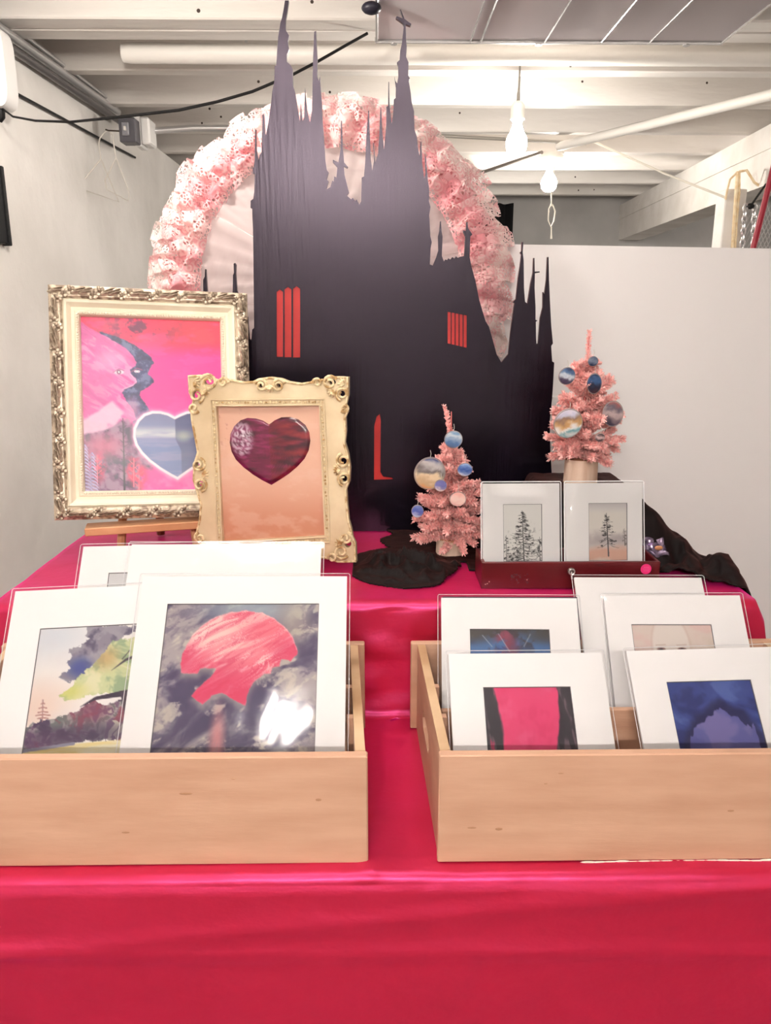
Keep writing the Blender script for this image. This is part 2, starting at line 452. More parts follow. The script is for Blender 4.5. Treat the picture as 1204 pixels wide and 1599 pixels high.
# strip and strings under the joists
g0, g1 = at(872, 229, Z=2.055), at(1204, 148, Z=2.055)
g2 = g1 + (g1 - g0) * 0.5
tag(MB().tube([g0, g1, g2], 0.017, 10).build('white_conduit', M_WHITE, None, True), 'long white painted conduit slanting across under the joists at the right', 'conduit')
a0, a1, a2 = at(929, 222, Z=2.075), at(1040, 272, Y=3.3), at(1134, 309, Y=3.19)
tag(MB().tube([a0, a1, a2], 0.004, 6).build('string', M_CORD, None, True), 'thin string stretched from the joists to the white post', 'string')
a0, a1 = at(667, 211, Z=2.07), at(915, 224, Z=2.07)
tag(MB().tube([a0, a1], 0.006, 6).build('thin_cable', mat('grey_flex', (150, 144, 136)), None, True), 'thin grey cable under the joists leading to the ceiling bulb', 'cable')
a0, a1 = at(747, 271, Z=2.07), at(846, 238, Z=2.07)
tag(MB().tube([a0, a1], 0.008, 8).build('dark_conduit', mat('dark_pipe', (140, 132, 126), .5), None, True), 'dark grey conduit running to the round ceiling holder', 'conduit')

# black curtain on the far wall
c0, c1 = at(779, 318, Y=5.2), at(801, 318, Y=5.2)
mb = MB()
mb.grid(lambda u, v: (c0.x - 0.35 + (c1.x - c0.x + 0.35) * u, 5.2 + 0.03 * math.sin(u * 30), c0.z - (c0.z - .01) * v), 40, 4)
tag(mb.build('black_curtain', mat('black_cloth', (12, 11, 13), .9), None, True), 'black curtain hanging on the far wall behind the lace parasol', 'curtain')

# rope, chains, red bar and mesh behind the white board at the right
rope = empty('yellow_rope', T(q0.x, 3.19, 1.5), 'yellowish rope looped over the top of the white post', 'rope')
M_ROPE = mat('yellow_rope', (226, 196, 150), .8, noise=60, rgb2=(240, 222, 190))
o_ = Vector((q0.x, 3.19, 1.5))
for (pl, r) in (([(1152, 268), (1150, 300), (1147, 345), (1144, 392)], .008), ([(1154, 268), (1154, 300), (1150, 345), (1147, 392)], .006), ([(1152, 268), (1140, 280), (1135, 300), (1133, 312)], .004), ([(1154, 268), (1166, 266), (1178, 285), (1192, 294), (1210, 300)], .005)):
    MB().tube([at(x, y, Y=3.18) - o_ for x, y in pl], r, 8).build('strand', M_ROPE, rope, True)
link = MB().tube([(0.008 * math.cos(a), 0, 0.016 * math.sin(a)) for a in [2 * PI * i / 12 for i in range(12)]], 0.0035, 6, closed=True).mesh('link', M_STEEL, True)
for (x0, x1, lab) in ((1164, 1158, 'steel chain hanging beside the white post, left strand'), (1178, 1176, 'steel chain hanging nearer the red bar, right strand')):
    ch = empty('steel_chain', T(*at(x0, 325, Y=3.1)), lab, 'chain', 'chains beside the post')
    a0, a1 = at(x0, 326, Y=3.1), at(x1, 400, Y=3.1)
    for i in range(9):
        p = a0.lerp(a1, i / 8) - a0
        obj('link', link, ch, T(*p) @ Matrix.Rotation((i % 2) * PI / 2, 4, 'Z'))
hk = at(1172, 322, Y=3.1)
tag(MB().sphere(hk, .011, 10, 8, (1.5, .6, 1)).tube([hk, hk + Vector((.05, .0, 1.87 - hk.z))], .004, 6).build('chain_hook', M_BLACK, None, True), 'black hook block holding the two steel chains', 'hook')
a0, a1 = at(1202, 285, Y=3.0), at(1176, 388, Y=3.0)
tag(MB().tube([a0 + (a0 - a1) * .3, a0, a1, a1 + (a1 - a0) * 2], 0.011, 10).build('red_bar', mat('red_paint', (150, 28, 48), .4), None, True), 'slanting red painted metal bar behind the white board', 'bar')
mb = MB()
for i in range(-4, 30):
    for sgn in (1, -1):
        a = at(1186 + i * 6, 320, Y=3.25); b = a + Vector((0.42 * sgn, 0, -0.9))
        lim = q1.x + .05
        if a.x < lim: continue
        if b.x < lim: b = a.lerp(b, (a.x - lim) / (a.x - b.x))
        mb.tube([a, b], 0.0016, 4, caps=False)
me = mb.build('wire_mesh', M_STEEL, None)
tag(me, 'diamond wire mesh behind the red bar at the right edge', 'wire mesh')

# tube lights on the ceiling, over the table and over the photographer
M_HOUS = mat('white_enamel', (240, 240, 240), .4)
def shop_light(x, y, z, length, e, lab, along=0.0):
    s = empty('tube_light', T(x, y, z), lab, 'light fixture', 'fluorescent tube lights')
    s.rotation_euler.z = along
    MB().bbox(-length / 2, length / 2, -0.06, 0.06, 0.02, 0.05, .004).build('housing', M_HOUS, s)
    m = mat('lit_tube_%g' % e, (255, 248, 240), .3, emit=e)
    for sy in (-0.03, 0.03):
        MB().tube([(-length / 2 + .02, sy, 0.004), (length / 2 - .02, sy, 0.004)], 0.013, 10).build('tube', m, s, True)
        for sx in (-1, 1): MB().bbox(sx * length / 2 - .012, sx * length / 2 + .012, sy - .016, sy + .016, -.012, .022, .002).build('tube_socket', M_HOUS, s)
    return s
shop_light(-0.02, 0.72, CEIL - 0.055, 0.9, TUBE_A, 'twin tube light on the ceiling over the table')
shop_light(-0.05, -1.45, CEIL - 0.055, 1.2, TUBE_B, 'twin tube light on the ceiling over the photographer')
shop_light(-0.25, -0.01, 1.985, 0.2, TUBE_D, 'short twin tube light turned askew above the photographer', math.radians(53))
shop_light(2.3, 3.3, CEIL - 0.055, 0.9, TUBE_C, 'added unseen twin tube light brightening the room beyond the beam')  # added fill lamp out of view, lifts the ceiling and far room

# added bulb, out of view, to brighten the left wall and ceiling
s = empty('pendant_bulb', T(-0.46, 1.46, 1.985), 'added unseen bare bulb on a short flex over the back of the table', 'light bulb')
MB().lathe(bulb_prof(0.032, 0.1), 20, T(0, 0, -0.05)).build('bulb', M_BULB, s, True)
MB().lathe([(0.016, 0.045), (0.021, 0.05), (0.021, 0.085), (0.017, 0.092), (0.01, 0.098)], 16).build('socket', M_PORC, s, True)
MB().tube([(0, 0, 0.095), (0, 0, 0.35)], 0.003, 8).build('flex', mat('grey_flex', (150, 144, 136), 0.5), s, True)

# white display board behind the table
s = empty('display_board', T(0, 1.85, 0), 'large plain white display board standing behind the table at the right', 'display board')
zt0, zt1 = at(800, 381.5, Y=1.85).z, at(1204, 388, Y=1.85).z
x0_, x1_ = at(800, 382, Y=1.85).x, at(1204, 388, Y=1.85).x
sl = (zt1 - zt0) / (x1_ - x0_)
xa, xb = -0.28, 1.75
mb = MB(); vs = []
for x in (xa, xb):
    zt = zt0 + sl * (x - x0_)
    for y in (0.0, 0.03):
        for z in (0.0, zt): vs.append((x, y, z))
mb.add(vs, [(0, 1, 3, 2), (4, 6, 7, 5), (0, 4, 5, 1), (2, 3, 7, 6), (0, 2, 6, 4), (1, 5, 7, 3)])
mb.build('panel', mat('white_board', (246, 242, 242), 0.55, spec=0.3), s)

# ================================================================== table, riser, satin cloth
M_GREY = mat('grey_table', (150, 150, 150), .5)
TX0, TX1 = -0.60, 0.605
tb = empty('folding_table', T(0, 1.16, 0), 'folding table hidden under the red satin cloth', 'table')
MB().bbox(TX0 + .012, TX1 - .012, TABLE_F + .012 - 1.16, TABLE_B - .012 - 1.16, TABLE_Z - .04, TABLE_Z - .006, .003).build('tabletop', M_GREY, tb)
for x in (TX0 + .06, TX1 - .06):
    for y in (TABLE_F + .06 - 1.16, TABLE_B - .06 - 1.16):
        MB().tube([(x, y, 0), (x, y, TABLE_Z - .04)], .014, 10).build('leg', M_GREY, tb, True)
rs = empty('riser_shelf', T(0, 1.36, TABLE_Z - .006), 'low shelf raising the back of the table under the red cloth', 'shelf')
MB().bbox(TX0 + .012, TX1 - .012, RISER_Y + .012 - 1.36, TABLE_B - .012 - 1.36, .165, .188, .002).build('shelf_top', M_GREY, rs)
for x in (TX0 + .03, -.01, TX1 - .03):
    MB().bbox(x - .01, x + .01, RISER_Y + .02 - 1.36, TABLE_B - .02 - 1.36, 0, .165, .002).build('support', M_GREY, rs)

M_SATIN = bpy.data.materials.new('red_satin'); M_SATIN.use_nodes = True
def _satin():
    nt = M_SATIN.node_tree; N = nt.nodes; b = N['Principled BSDF']
    b.inputs['Base Color'].default_value = L4((180, 30, 40))
    b.inputs['Roughness'].default_value = 0.36
    b.inputs['Specular IOR Level'].default_value = 0.75
    b.inputs['Specular Tint'].default_value = L4((255, 130, 180))
    b.inputs['Anisotropic'].default_value = 0.4
    b.inputs['Sheen Weight'].default_value = 0.8
    b.inputs['Sheen Roughness'].default_value = 0.45
    b.inputs['Sheen Tint'].default_value = L4((255, 40, 165))
    gl = N.new('ShaderNodeBsdfGlossy'); gl.inputs['Color'].default_value = L4((255, 100, 190)); gl.inputs['Roughness'].default_value = .42
    mx = N.new('ShaderNodeMixShader'); mx.inputs[0].default_value = .17
    nt.links.new(b.outputs[0], mx.inputs[1]); nt.links.new(gl.outputs[0], mx.inputs[2]); nt.links.new(mx.outputs[0], N['Material Output'].inputs[0])
    tc = N.new('ShaderNodeTexCoord'); n = N.new('ShaderNodeTexNoise'); n.inputs['Scale'].default_value = 7; n.inputs['Detail'].default_value = 5
    mp = N.new('ShaderNodeMapping'); mp.inputs['Scale'].default_value = (1.0, 1.0, 1.6)
    nt.links.new(tc.outputs['Object'], mp.inputs['Vector']); nt.links.new(mp.outputs['Vector'], n.inputs['Vector'])
    bp = N.new('ShaderNodeBump'); bp.inputs['Strength'].default_value = 0.4; bp.inputs['Distance'].default_value = 0.014
    nt.links.new(n.outputs['Fac'], bp.inputs['Height']); nt.links.new(bp.outputs['Normal'], b.inputs['Normal']); nt.links.new(bp.outputs['Normal'], gl.inputs['Normal'])
_satin()

def arc(cy, cz, r, a0, a1, n=6):
    return [(cy + r * math.cos(a0 + (a1 - a0) * i / n), cz + r * math.sin(a0 + (a1 - a0) * i / n)) for i in range(n + 1)]
prof = [(TABLE_F - .012, 0.015), (TABLE_F - .002, TABLE_Z - .012)]
prof += arc(TABLE_F + .012, TABLE_Z - .009, .012, PI, PI / 2)
prof += [(RISER_Y - .016, TABLE_Z + .003)]
prof += arc(RISER_Y - .016, TABLE_Z + .017, .014, -PI / 2, 0)
prof += [(RISER_Y, TIER_Z - .016)]
prof += arc(RISER_Y + .014, TIER_Z - .011, .014, PI, PI / 2)
prof += [(TABLE_B - .014, TIER_Z + .003)]
prof += arc(TABLE_B - .014, TIER_Z - .011, .014, PI / 2, 0)
prof += [(TABLE_B + .008, 0.015)]
# resample
res = []
for (a, b) in zip(prof, prof[1:]):
    d = math.hypot(b[0] - a[0], b[1] - a[1]); n = max(1, int(d / 0.009))
    res += [(a[0] + (b[0] - a[0]) * i / n, a[1] + (b[1] - a[1]) * i / n) for i in range(n)]
res.append(prof[-1])
xs = []
for i in range(34): xs.append(('L', 1 - i / 34))
nX = 124
for i in range(nX + 1): xs.append(('T', TX0 + (TX1 - TX0) * i / nX))
for i in range(34): xs.append(('R', (i + 1) / 34))
mb = MB(); rows = len(res); cols = len(xs)
sacc = 0
for j, (y, z) in enumerate(res):
    if j:
        sacc += math.hypot(y - res[j - 1][0], z - res[j - 1][1])
    a = res[max(j - 1, 0)]; b = res[min(j + 1, rows - 1)]
    ty, tz = b[0] - a[0], b[1] - a[1]; l = math.hypot(ty, tz) or 1
    ny, nz = -tz / l, ty / l
    steep = abs(nz) < 0.5
    for (k, x) in xs:
        if k == 'T':
            n1 = fbm3((x * 5, sacc * 5, 1.3), 4); n2 = fbm3((x * 2.2 + 9, sacc * 9, 4.1), 3)
            if steep and sacc < 0.8:
                drop = max(0, (TABLE_Z - z)) 
                amp = 0.0025 + 0.012 * min(drop, .6)
                d = amp * (n1 * .55 + .8 * math.sin(x * 6.5 + 2.2 * fbm3((x, sacc, 7), 2) + drop * 2) * min(1, drop * 3)) + 0.0035 * math.exp(-((drop - .10 + .02 * math.sin(x * 3) - .055 * x) / .008) ** 2) + 0.003 * math.exp(-((drop - .055 + .09 * x) / .009) ** 2)
            elif steep:
                d = 0.004 * n1 + 0.003 * math.sin(x * 40 + 8 * n2) * math.exp(-((x - 0.02) / .06) ** 2)
            else:
                d = max(-0.002, 0.0022 * n1 + 0.0022 * n2)
                if z < .8: d += 0.004 * math.exp(-((x - 0.012 - .12 * (y - .95)) / .008) ** 2) * (.6 + n2)
            mb.v.append((x, y + ny * d, z + nz * d))
        else:
            e = TX0 if k == 'L' else TX1; sg = -1 if k == 'L' else 1
            zz = 0.015 + (z - 0.015) * (1 - x)
            drop = z - zz
            fold = 0.018 * math.sin(y * 30 + 2 * fbm3((y * 3, 0, 2), 2)) * min(1, drop * 3)
            out = 0.006 * min(1, drop / .02) + 0.07 * min(1, drop / .35) ** .8 * (1 if k == 'R' else .35)
            mb.v.append((e + sg * (out + max(-out * .6, fold)), y, zz))
for j in range(rows - 1):
    for i in range(cols - 1):
        mb.f.append((j * cols + i, j * cols + i + 1, (j + 1) * cols + i + 1, (j + 1) * cols + i))
tag(mb.build('satin_tablecloth', M_SATIN, None, 'all', fix=False), 'glossy red pink satin cloth draped over the stepped table', 'tablecloth')

# ================================================================== plywood print bins
M_PLY = mat('plywood', (210, 168, 142), .55, noise=5, rgb2=(192, 148, 122), stretch=(1.2, 4, 7), ramp=(.3, .75), bump=(30, .08, .004))
M_PLYE = mat('plywood_edge', (226, 196, 160), .6, noise=30, rgb2=(178, 140, 104), stretch=(.2, .2, 9))
M_SPOT = mat('wood_stain', (176, 132, 102), .7)
BF, BB, BZ0, BZ1 = 0.7800, 1.086, TABLE_Z + 0.0035, 0.9000
def bin_(x0, x1, sh, lab, seed, lip):
    s = empty('print_bin', T(0, BF, BZ0), lab, 'wooden bin', 'plywood print bins')
    h = BZ1 - BZ0; D = BB - BF; t = 0.012
    r = random.Random(seed)
    fp = MB().bbox(x0, x1, 0, t, 0, h, .0015).build('front_panel', M_PLY, s)
    for _ in range(5):   # knots and dings, slightly proud filler
        x, z, a = r.uniform(x0 + .03, x1 - .03), r.uniform(.02, h - .02), r.uniform(.0012, .0032)
        MB().lathe([(a, 0), (a * .6, .0003)], 8, T(x, -0.0001, z) @ Matrix.Rotation(PI / 2, 4, 'X') @ Matrix.Diagonal((r.uniform(1, 3), .6, 1, 1))).build('stain', M_SPOT, fp)
    if lip:
        mb = MB()
        for i in range(26):
            x = x0 + .18 + (x1 - x0 - .2) * i / 26
            mb.sphere((x, -.0005, -.0008 + .0006 * r.uniform(-1, 1)), .004, 6, 4, (2.6, .35, .35))
        mb.build('torn_paper_edge', mat('torn_paper', (240, 228, 215), .8), fp, True)
    for (xx, side) in ((x0 + .002, 0), (x1 - .002 - t, 1)):
        out = [(t, 0), (D, 0), (D, h - .001), (t, h - .001)]
        slot = [(D * .45, h * .42), (D * .67, h * .42), (D * .70, h * .5), (D * .67, h * .62), (D * .45, h * .62), (D * .42, h * .52)]
        mb = MB().prism(out, 0, t, [slot])
        mb.v = [(xx + y + sh * x, x, z) for (x, y, z) in mb.v]
        sp_ = mb.build('side_panel', M_PLY, s)
        mb = MB().box(0, t * .96, t + .001, D, h - .0011, h - .0002)
        mb.v = [(xx + x + sh * y, y, z) for (x, y, z) in mb.v]
        mb.build('ply_edge', M_PLYE, sp_)
        for fy in (.35, .62):
            ix = xx - .008 if side else xx + t
            mb = MB().box(0, .008, D * fy, D * fy + .01, 0.01, h - .012)
            mb.v = [(ix + x + sh * y, y, z) for (x, y, z) in mb.v]
            mb.build('cleat', M_PLY, s)
    mb = MB().bbox(x0 - .008, x1 + .008, D, D + t, 0, h + .002, .0015)
    mb.v = [(x + sh * D, y, z) for (x, y, z) in mb.v]
    mb.build('back_panel', M_PLY, s)
    mb = MB().box(x0 + .015, x1 - .015, t, D, 0.0, .012)
    mb.v = [(x + sh * y, y, z) for (x, y, z) in mb.v]
    mb.build('bottom', M_PLY, s)
    return s, sh
bin_(-0.545, at(574.5, 1270, Y=BF).x, -0.05, 'plywood bin at the left holding the large matted prints', 5, False)
sr, sh = bin_(at(684.5, 1270, Y=BF).x, 0.62, -0.034, 'plywood bin at the right holding the small matted prints', 8, True)
dz = at(980, 1108, Y=.925).z - BZ0
x0 = at(684.5, 1270, Y=BF).x + .02
MB().bbox(x0 + sh * .14, .60 + sh * .14, .925 - BF, .925 - BF + .008, .012, dz, .001).build('divider', M_PLY, sr)

# ================================================================== painted pictures (colours per point of a flat printed sheet)
def vnoise(x, y, seed):
    rs = np.random.RandomState(seed); L = rs.rand(64, 64)
    xi = np.floor(x).astype(int); yi = np.floor(y).astype(int); fx = x - xi; fy = y - yi
    fx = fx * fx * (3 - 2 * fx); fy = fy * fy * (3 - 2 * fy)
    a = L[yi % 64, xi % 64]; b = L[yi % 64, (xi + 1) % 64]; c = L[(yi + 1) % 64, xi % 64]; d = L[(yi + 1) % 64, (xi + 1) % 64]
    return (a * (1 - fx) + b * fx) * (1 - fy) + (c * (1 - fx) + d * fx) * fy

def sst(a, b, x):
    t = np.clip((x - a) / (b - a), 0, 1); return t * t * (3 - 2 * t)

class Art:
    def __init__(s, plane, u0, u1, v0, v1, nx, ny, base):
        s.pl = plane; s.b = (u0, u1, v0, v1); s.nx, s.ny = nx, ny
        s.U, s.V = np.meshgrid(np.linspace(u0, u1, nx + 1), np.linspace(v0, v1, ny + 1))
        s.img = np.ones((ny + 1, nx + 1, 3)) * np.array(base, float)
    def px(s, pts, org=(0, 0), k=1.0):
        return [s.pl.loc(org[0] + x / k, org[1] + y / k) for x, y in pts]
    def fbm(s, scale, seed, sx=1.0, sy=1.0, ang=0.0, oct=4, warp=0.0):
        c, n = math.cos(ang), math.sin(ang)
        X = (s.U * c + s.V * n) * scale * sx + 20; Y = (-s.U * n + s.V * c) * scale * sy + 20
        if warp:
            X = X + warp * (vnoise(X * .7, Y * .7, seed + 50) - .5); Y = Y + warp * (vnoise(X * .7 + 9, Y * .7, seed + 51) - .5)
        o = 0; a = .5; t = 0
        for i in range(oct):
            o = o + a * vnoise(X, Y, seed + i); t += a; a *= .6; X = X * 2.03; Y = Y * 2.03
        return o / t
    def mix(s, m, col):
        m = np.clip(m, 0, 1)[..., None]; s.img = s.img * (1 - m) + np.array(col, float) * m
    def sdf(s, pts):
        P = np.array(pts); d2 = np.full(s.U.shape, 1e9); ins = np.zeros(s.U.shape, bool)
        for i in range(len(P)):
            a, b = P[i], P[(i + 1) % len(P)]; e = b - a
            wx, wy = s.U - a[0], s.V - a[1]
            t = np.clip((wx * e[0] + wy * e[1]) / max(e @ e, 1e-12), 0, 1)
            d2 = np.minimum(d2, (wx - t * e[0]) ** 2 + (wy - t * e[1]) ** 2)
            cond = ((a[1] > s.V) != (b[1] > s.V))
            with np.errstate(divide='ignore', invalid='ignore'):
                xc = (b[0] - a[0]) * (s.V - a[1]) / (b[1] - a[1]) + a[0]
            ins ^= cond & (s.U < xc)
        d = np.sqrt(d2); return np.where(ins, -d, d)
    def poly(s, pts, soft=.0006, rough=0.0, seed=1, rscale=150):
        d = s.sdf(pts)
        if rough: d = d + rough * (s.fbm(rscale, seed) - .5) * 2
        return 1 - sst(-soft, soft, d)
    def stroke(s, pts, w, soft=.0005):
        P = np.array(pts); ws = w if isinstance(w, (list, tuple)) else [w] * len(P)
        out = np.zeros(s.U.shape); u0, u1, v0, v1 = s.b; pad = max(ws) + soft * 2
        for i in range(len(P) - 1):
            a, b = P[i], P[i + 1]; e = b - a
            lo, hi = np.minimum(a, b) - pad, np.maximum(a, b) + pad
            i0 = max(0, int((lo[0] - u0) / (u1 - u0) * s.nx)); i1 = min(s.nx + 1, int((hi[0] - u0) / (u1 - u0) * s.nx) + 2)
            j0 = max(0, int((lo[1] - v0) / (v1 - v0) * s.ny)); j1 = min(s.ny + 1, int((hi[1] - v0) / (v1 - v0) * s.ny) + 2)
            if i0 >= i1 or j0 >= j1: continue
            wx, wy = s.U[j0:j1, i0:i1] - a[0], s.V[j0:j1, i0:i1] - a[1]
            t = np.clip((wx * e[0] + wy * e[1]) / max(e @ e, 1e-12), 0, 1)
            d = np.sqrt((wx - t * e[0]) ** 2 + (wy - t * e[1]) ** 2) - (ws[i] + (ws[i + 1] - ws[i]) * t)
            out[j0:j1, i0:i1] = np.maximum(out[j0:j1, i0:i1], 1 - sst(-soft, soft, d))
        return out
    def ell(s, c, rx, ry, soft=.1):
        d = np.sqrt(((s.U - c[0]) / rx) ** 2 + ((s.V - c[1]) / ry) ** 2); return 1 - sst(1 - soft, 1 + soft, d)
    def build(s, name, m, parent, H, y=0.0):
        """flat sheet in the panel's frame, z up from its base"""
        u0, u1, v0, v1 = s.b; nx, ny = s.nx, s.ny
        vs = np.stack([s.U, np.full(s.U.shape, y), H - s.V], -1).reshape(-1, 3)
        idx = np.arange((nx + 1) * (ny + 1)).reshape(ny + 1, nx + 1)
        fs = np.stack([idx[:-1, :-1], idx[1:, :-1], idx[1:, 1:], idx[:-1, 1:]], -1).reshape(-1, 4)
        me = bpy.data.meshes.new(name)
        me.vertices.add(len(vs)); me.vertices.foreach_set('co', vs.ravel())
        me.loops.add(fs.size); me.loops.foreach_set('vertex_index', fs.ravel())
        me.polygons.add(len(fs)); me.polygons.foreach_set('loop_start', np.arange(0, fs.size, 4)); me.polygons.foreach_set('loop_total', np.full(len(fs), 4))
        me.update(); me.validate()
        c = np.clip(s.img / 255.0, 0, 1); c = np.where(c <= .04045, c / 12.92, ((c + .055) / 1.055) ** 2.4) * .8
        at_ = me.color_attributes.new('paint', 'FLOAT_COLOR', 'POINT')
        at_.data.foreach_set('color', np.concatenate([c.reshape(-1, 3), np.ones((len(vs), 1))], 1).ravel())
        me.materials.append(m)
        return obj(name, me, parent)

M_PRINT = mat('printed_paper', (255, 255, 255), .5, attr='paint')
M_CANVAS = mat('painted_canvas', (255, 255, 255), .4, attr='paint', coat=.15, coat_rough=.2)
M_MAT = mat('white_mat_board', (248, 244, 244), .8)
M_MATG = mat('pale_backing', (236, 232, 234), .8)
M_BEVEL = mat('grey_bevel', (120, 116, 120), .7)
M_SLEEVE = glass_sheet('clear_sleeve', base=.012, gloss_rough=.06, haze=.008)
M_SEAM = mat('sleeve_seam', (235, 233, 236), .15, spec=.8)
M_DARKB = mat('dark_backing', (48, 44, 66), .6)

def matted(name, lab, plane, w, h, win=None, art=None, seed=0, border=.004, seam=.00045, group='matted prints in clear sleeves', backing=None, backoff=None, wob=.0006, cat='art print'):
    """win = (u0,u1,v0,v1) window in the mat; thing's origin at the middle of the bottom edge"""
    s = empty(name, plane.matrix() @ T(0, 0, -h), lab, cat, group)
    bb = MB().box(-w / 2, w / 2, .0012, .0032, 0, h)
    bb.build('backing_board', backing or M_MATG, s)
    if backoff:
        MB().box(-w / 2 + backoff[0], w / 2 + backoff[0], .004, .007, backoff[1] - .02, h + backoff[1]).build('backing_card', M_DARKB, s)
    out = [(-w / 2, 0), (w / 2, 0), (w / 2, h), (-w / 2, h)]
    if win:
        u0, u1, v0, v1 = win
        hole = [(u0, h - v1), (u1, h - v1), (u1, h - v0), (u0, h - v0)]
        MB().prism(out, -.0016, .0011, [hole]).build('mat_board', M_MAT, s)
        e = .0007
        mb = MB()
        for (a, b, c, d) in ((u0, u1, h - v0 - e, h - v0), (u0, u1, h - v1, h - v1 + e), (u0, u0 + e, h - v1, h - v0), (u1 - e, u1, h - v1, h - v0)):
            mb.box(a, b, -.0010, .0006, c, d)
        mb.build('bevel_edge', M_BEVEL, s)
        art.build('artwork', M_PRINT, s, h, .0004)
    else:
        MB().prism(out, -.0016, .0011).build('mat_board', M_MAT, s)
    r = seed * 3.7
    W, H = w / 2 + border, h + border
    def fn(u, v):
        x = -W + 2 * W * u; z = -.002 + (H + .002) * v
        e = min(u, 1 - u, v, 1 - v)
        y = -.0034 - .0012 * min(1, e * 8) + wob * fbm3((x * 26 + r, z * 22, r), 3) + wob * .9 * math.sin(x * 40 + z * 30 + r) * max(0, 1 - e * 9)
        return (x, y, z)
    MB().grid(fn, 36, 44).build('sleeve', M_SLEEVE, s, 'all', fix=False)
    rr = random.Random(seed)
    pts = [(-W, 0, 0), (-W, 0, H * .5), (-W, 0, H - .002), (-W + .002, 0, H), (0, 0, H), (W - .002, 0, H), (W, 0, H - .002), (W, 0, H * .5), (W, 0, 0)]
    MB().tube([(a + rr.uniform(-.0005, .0005), -.002, c) for a, b, c in pts], seam, 5).build('sleeve_seam', M_SEAM, s)
    return s

# ---- large print: pink sphere in grey clouds
pS = Plane((-0.1786, 1.0057, 1.0383), 0.702, 0.0188, -0.0108)
a_ = [pS.loc(262, 942), pS.loc(498, 944), pS.loc(234, 1178), pS.loc(492, 1178)]
u0, u1, v0 = (a_[0][0] + a_[2][0]) / 2, (a_[1][0] + a_[3][0]) / 2, (a_[0][1] + a_[1][1]) / 2
A = Art(pS, u0 - .001, u1 + .001, v0 - .001, .305, 200, 240, (106, 96, 122))
O, K = (220, 900), 3.648
n = A.fbm(20, 3, .8, 1.5, -.5, 6, 1.2); n2 = A.fbm(50, 13, .8, 1.3, -.4, 6, 1.0)
A.mix(sst(.42, .62, n), (178, 166, 170)); A.mix(sst(.5, .32, n) * .9, (66, 54, 94)); A.mix(sst(.56, .70, n2) * .8, (214, 202, 190)); A.mix(sst(.45, .3, n2) * .5, (80, 66, 104))
sky = A.ell(A.px([(640, 190)], O, K)[0], .06, .018, .8); A.mix(sky * .8, (168, 182, 192))
A.mix(A.ell(A.px([(870, 250)], O, K)[0], .022, .03, .9) * .7, (190, 176, 164))
arcp = [(225, 500), (232, 460), (255, 400), (300, 325), (360, 270), (430, 228), (510, 204), (600, 194), (690, 208), (760, 240), (820, 290), (865, 345), (890, 410), (888, 445)]
sph = arcp + [(850, 480), (800, 470), (790, 512), (745, 522), (738, 552), (705, 556), (640, 600), (610, 650), (600, 690), (596, 735), (552, 716), (460, 660), (400, 680), (350, 730), (288, 682), (330, 632), (400, 570), (430, 522), (340, 522), (322, 552), (230, 552)]
m = A.poly(A.px(sph, O, K), .0008, .0016, 5, 120)
halo = A.poly(A.px([(x, y + 22) for x, y in sph], O, K), .008); A.mix(halo * .75, (190, 180, 168))
im = A.img.copy()
w1 = A.fbm(30, 31, .5, 2.2, -.5, 5, 3.0); w2 = A.fbm(62, 41, .4, 2.4, -.55, 5, 3.0)
A.mix(m, (246, 122, 142)); A.mix(m * sst(.5, .7, w1), (252, 206, 204)); A.mix(m * sst(.47, .33, w2) * .9, (232, 66, 104)); A.mix(m * sst(.60, .72, w2) * .8, (252, 228, 222)); w3 = A.fbm(48, 71, .45, 2.0, -.5, 5, 3.6); A.mix(m * sst(.035, .0, np.abs(w3 - .5)) * .75, (222, 58, 100)); A.mix(m * sst(.03, .0, np.abs(w3 - .6)) * .7, (253, 226, 222))
A.mix(m * A.ell(A.px([(470, 340)], O, K)[0], .05, .035, .95) * (.25 + .6 * sst(.4, .65, w1)), (253, 214, 208)); A.mix(m * A.ell(A.px([(720, 300)], O, K)[0], .035, .025, .9) * .5, (246, 104, 128))
low = A.px([(500, 640), (230, 500), (860, 430), (590, 700), (330, 680)], O, K)
for q, r_ in zip(low, (.03, .022, .018, .012, .016)): A.mix(m * A.ell(q, r_ * 1.3, r_, .9) * .75, (226, 44, 96))
d = np.abs(A.sdf(A.px(arcp + [(560, 480)], O, K))); A.mix(m * sst(.0022, .0004, d) * .5 * (A.V < A.px([(0, 420)], O, K)[0][1]), (252, 214, 214))
A.mix(A.ell(A.px([(430, 950)], O, K)[0], .008, .035, .9) * .8, (238, 150, 150))
A.mix(sst(.60, .7, A.fbm(120, 61, 1, .25, .2, 3)) * sst(.17, .24, A.V) * .35, (150, 140, 150))
matted('large_matted_print', 'large matted print of a pink planet among dark grey clouds', pS, .279, .328, (u0, u1, v0, .300), A, 1, wob=.0003)

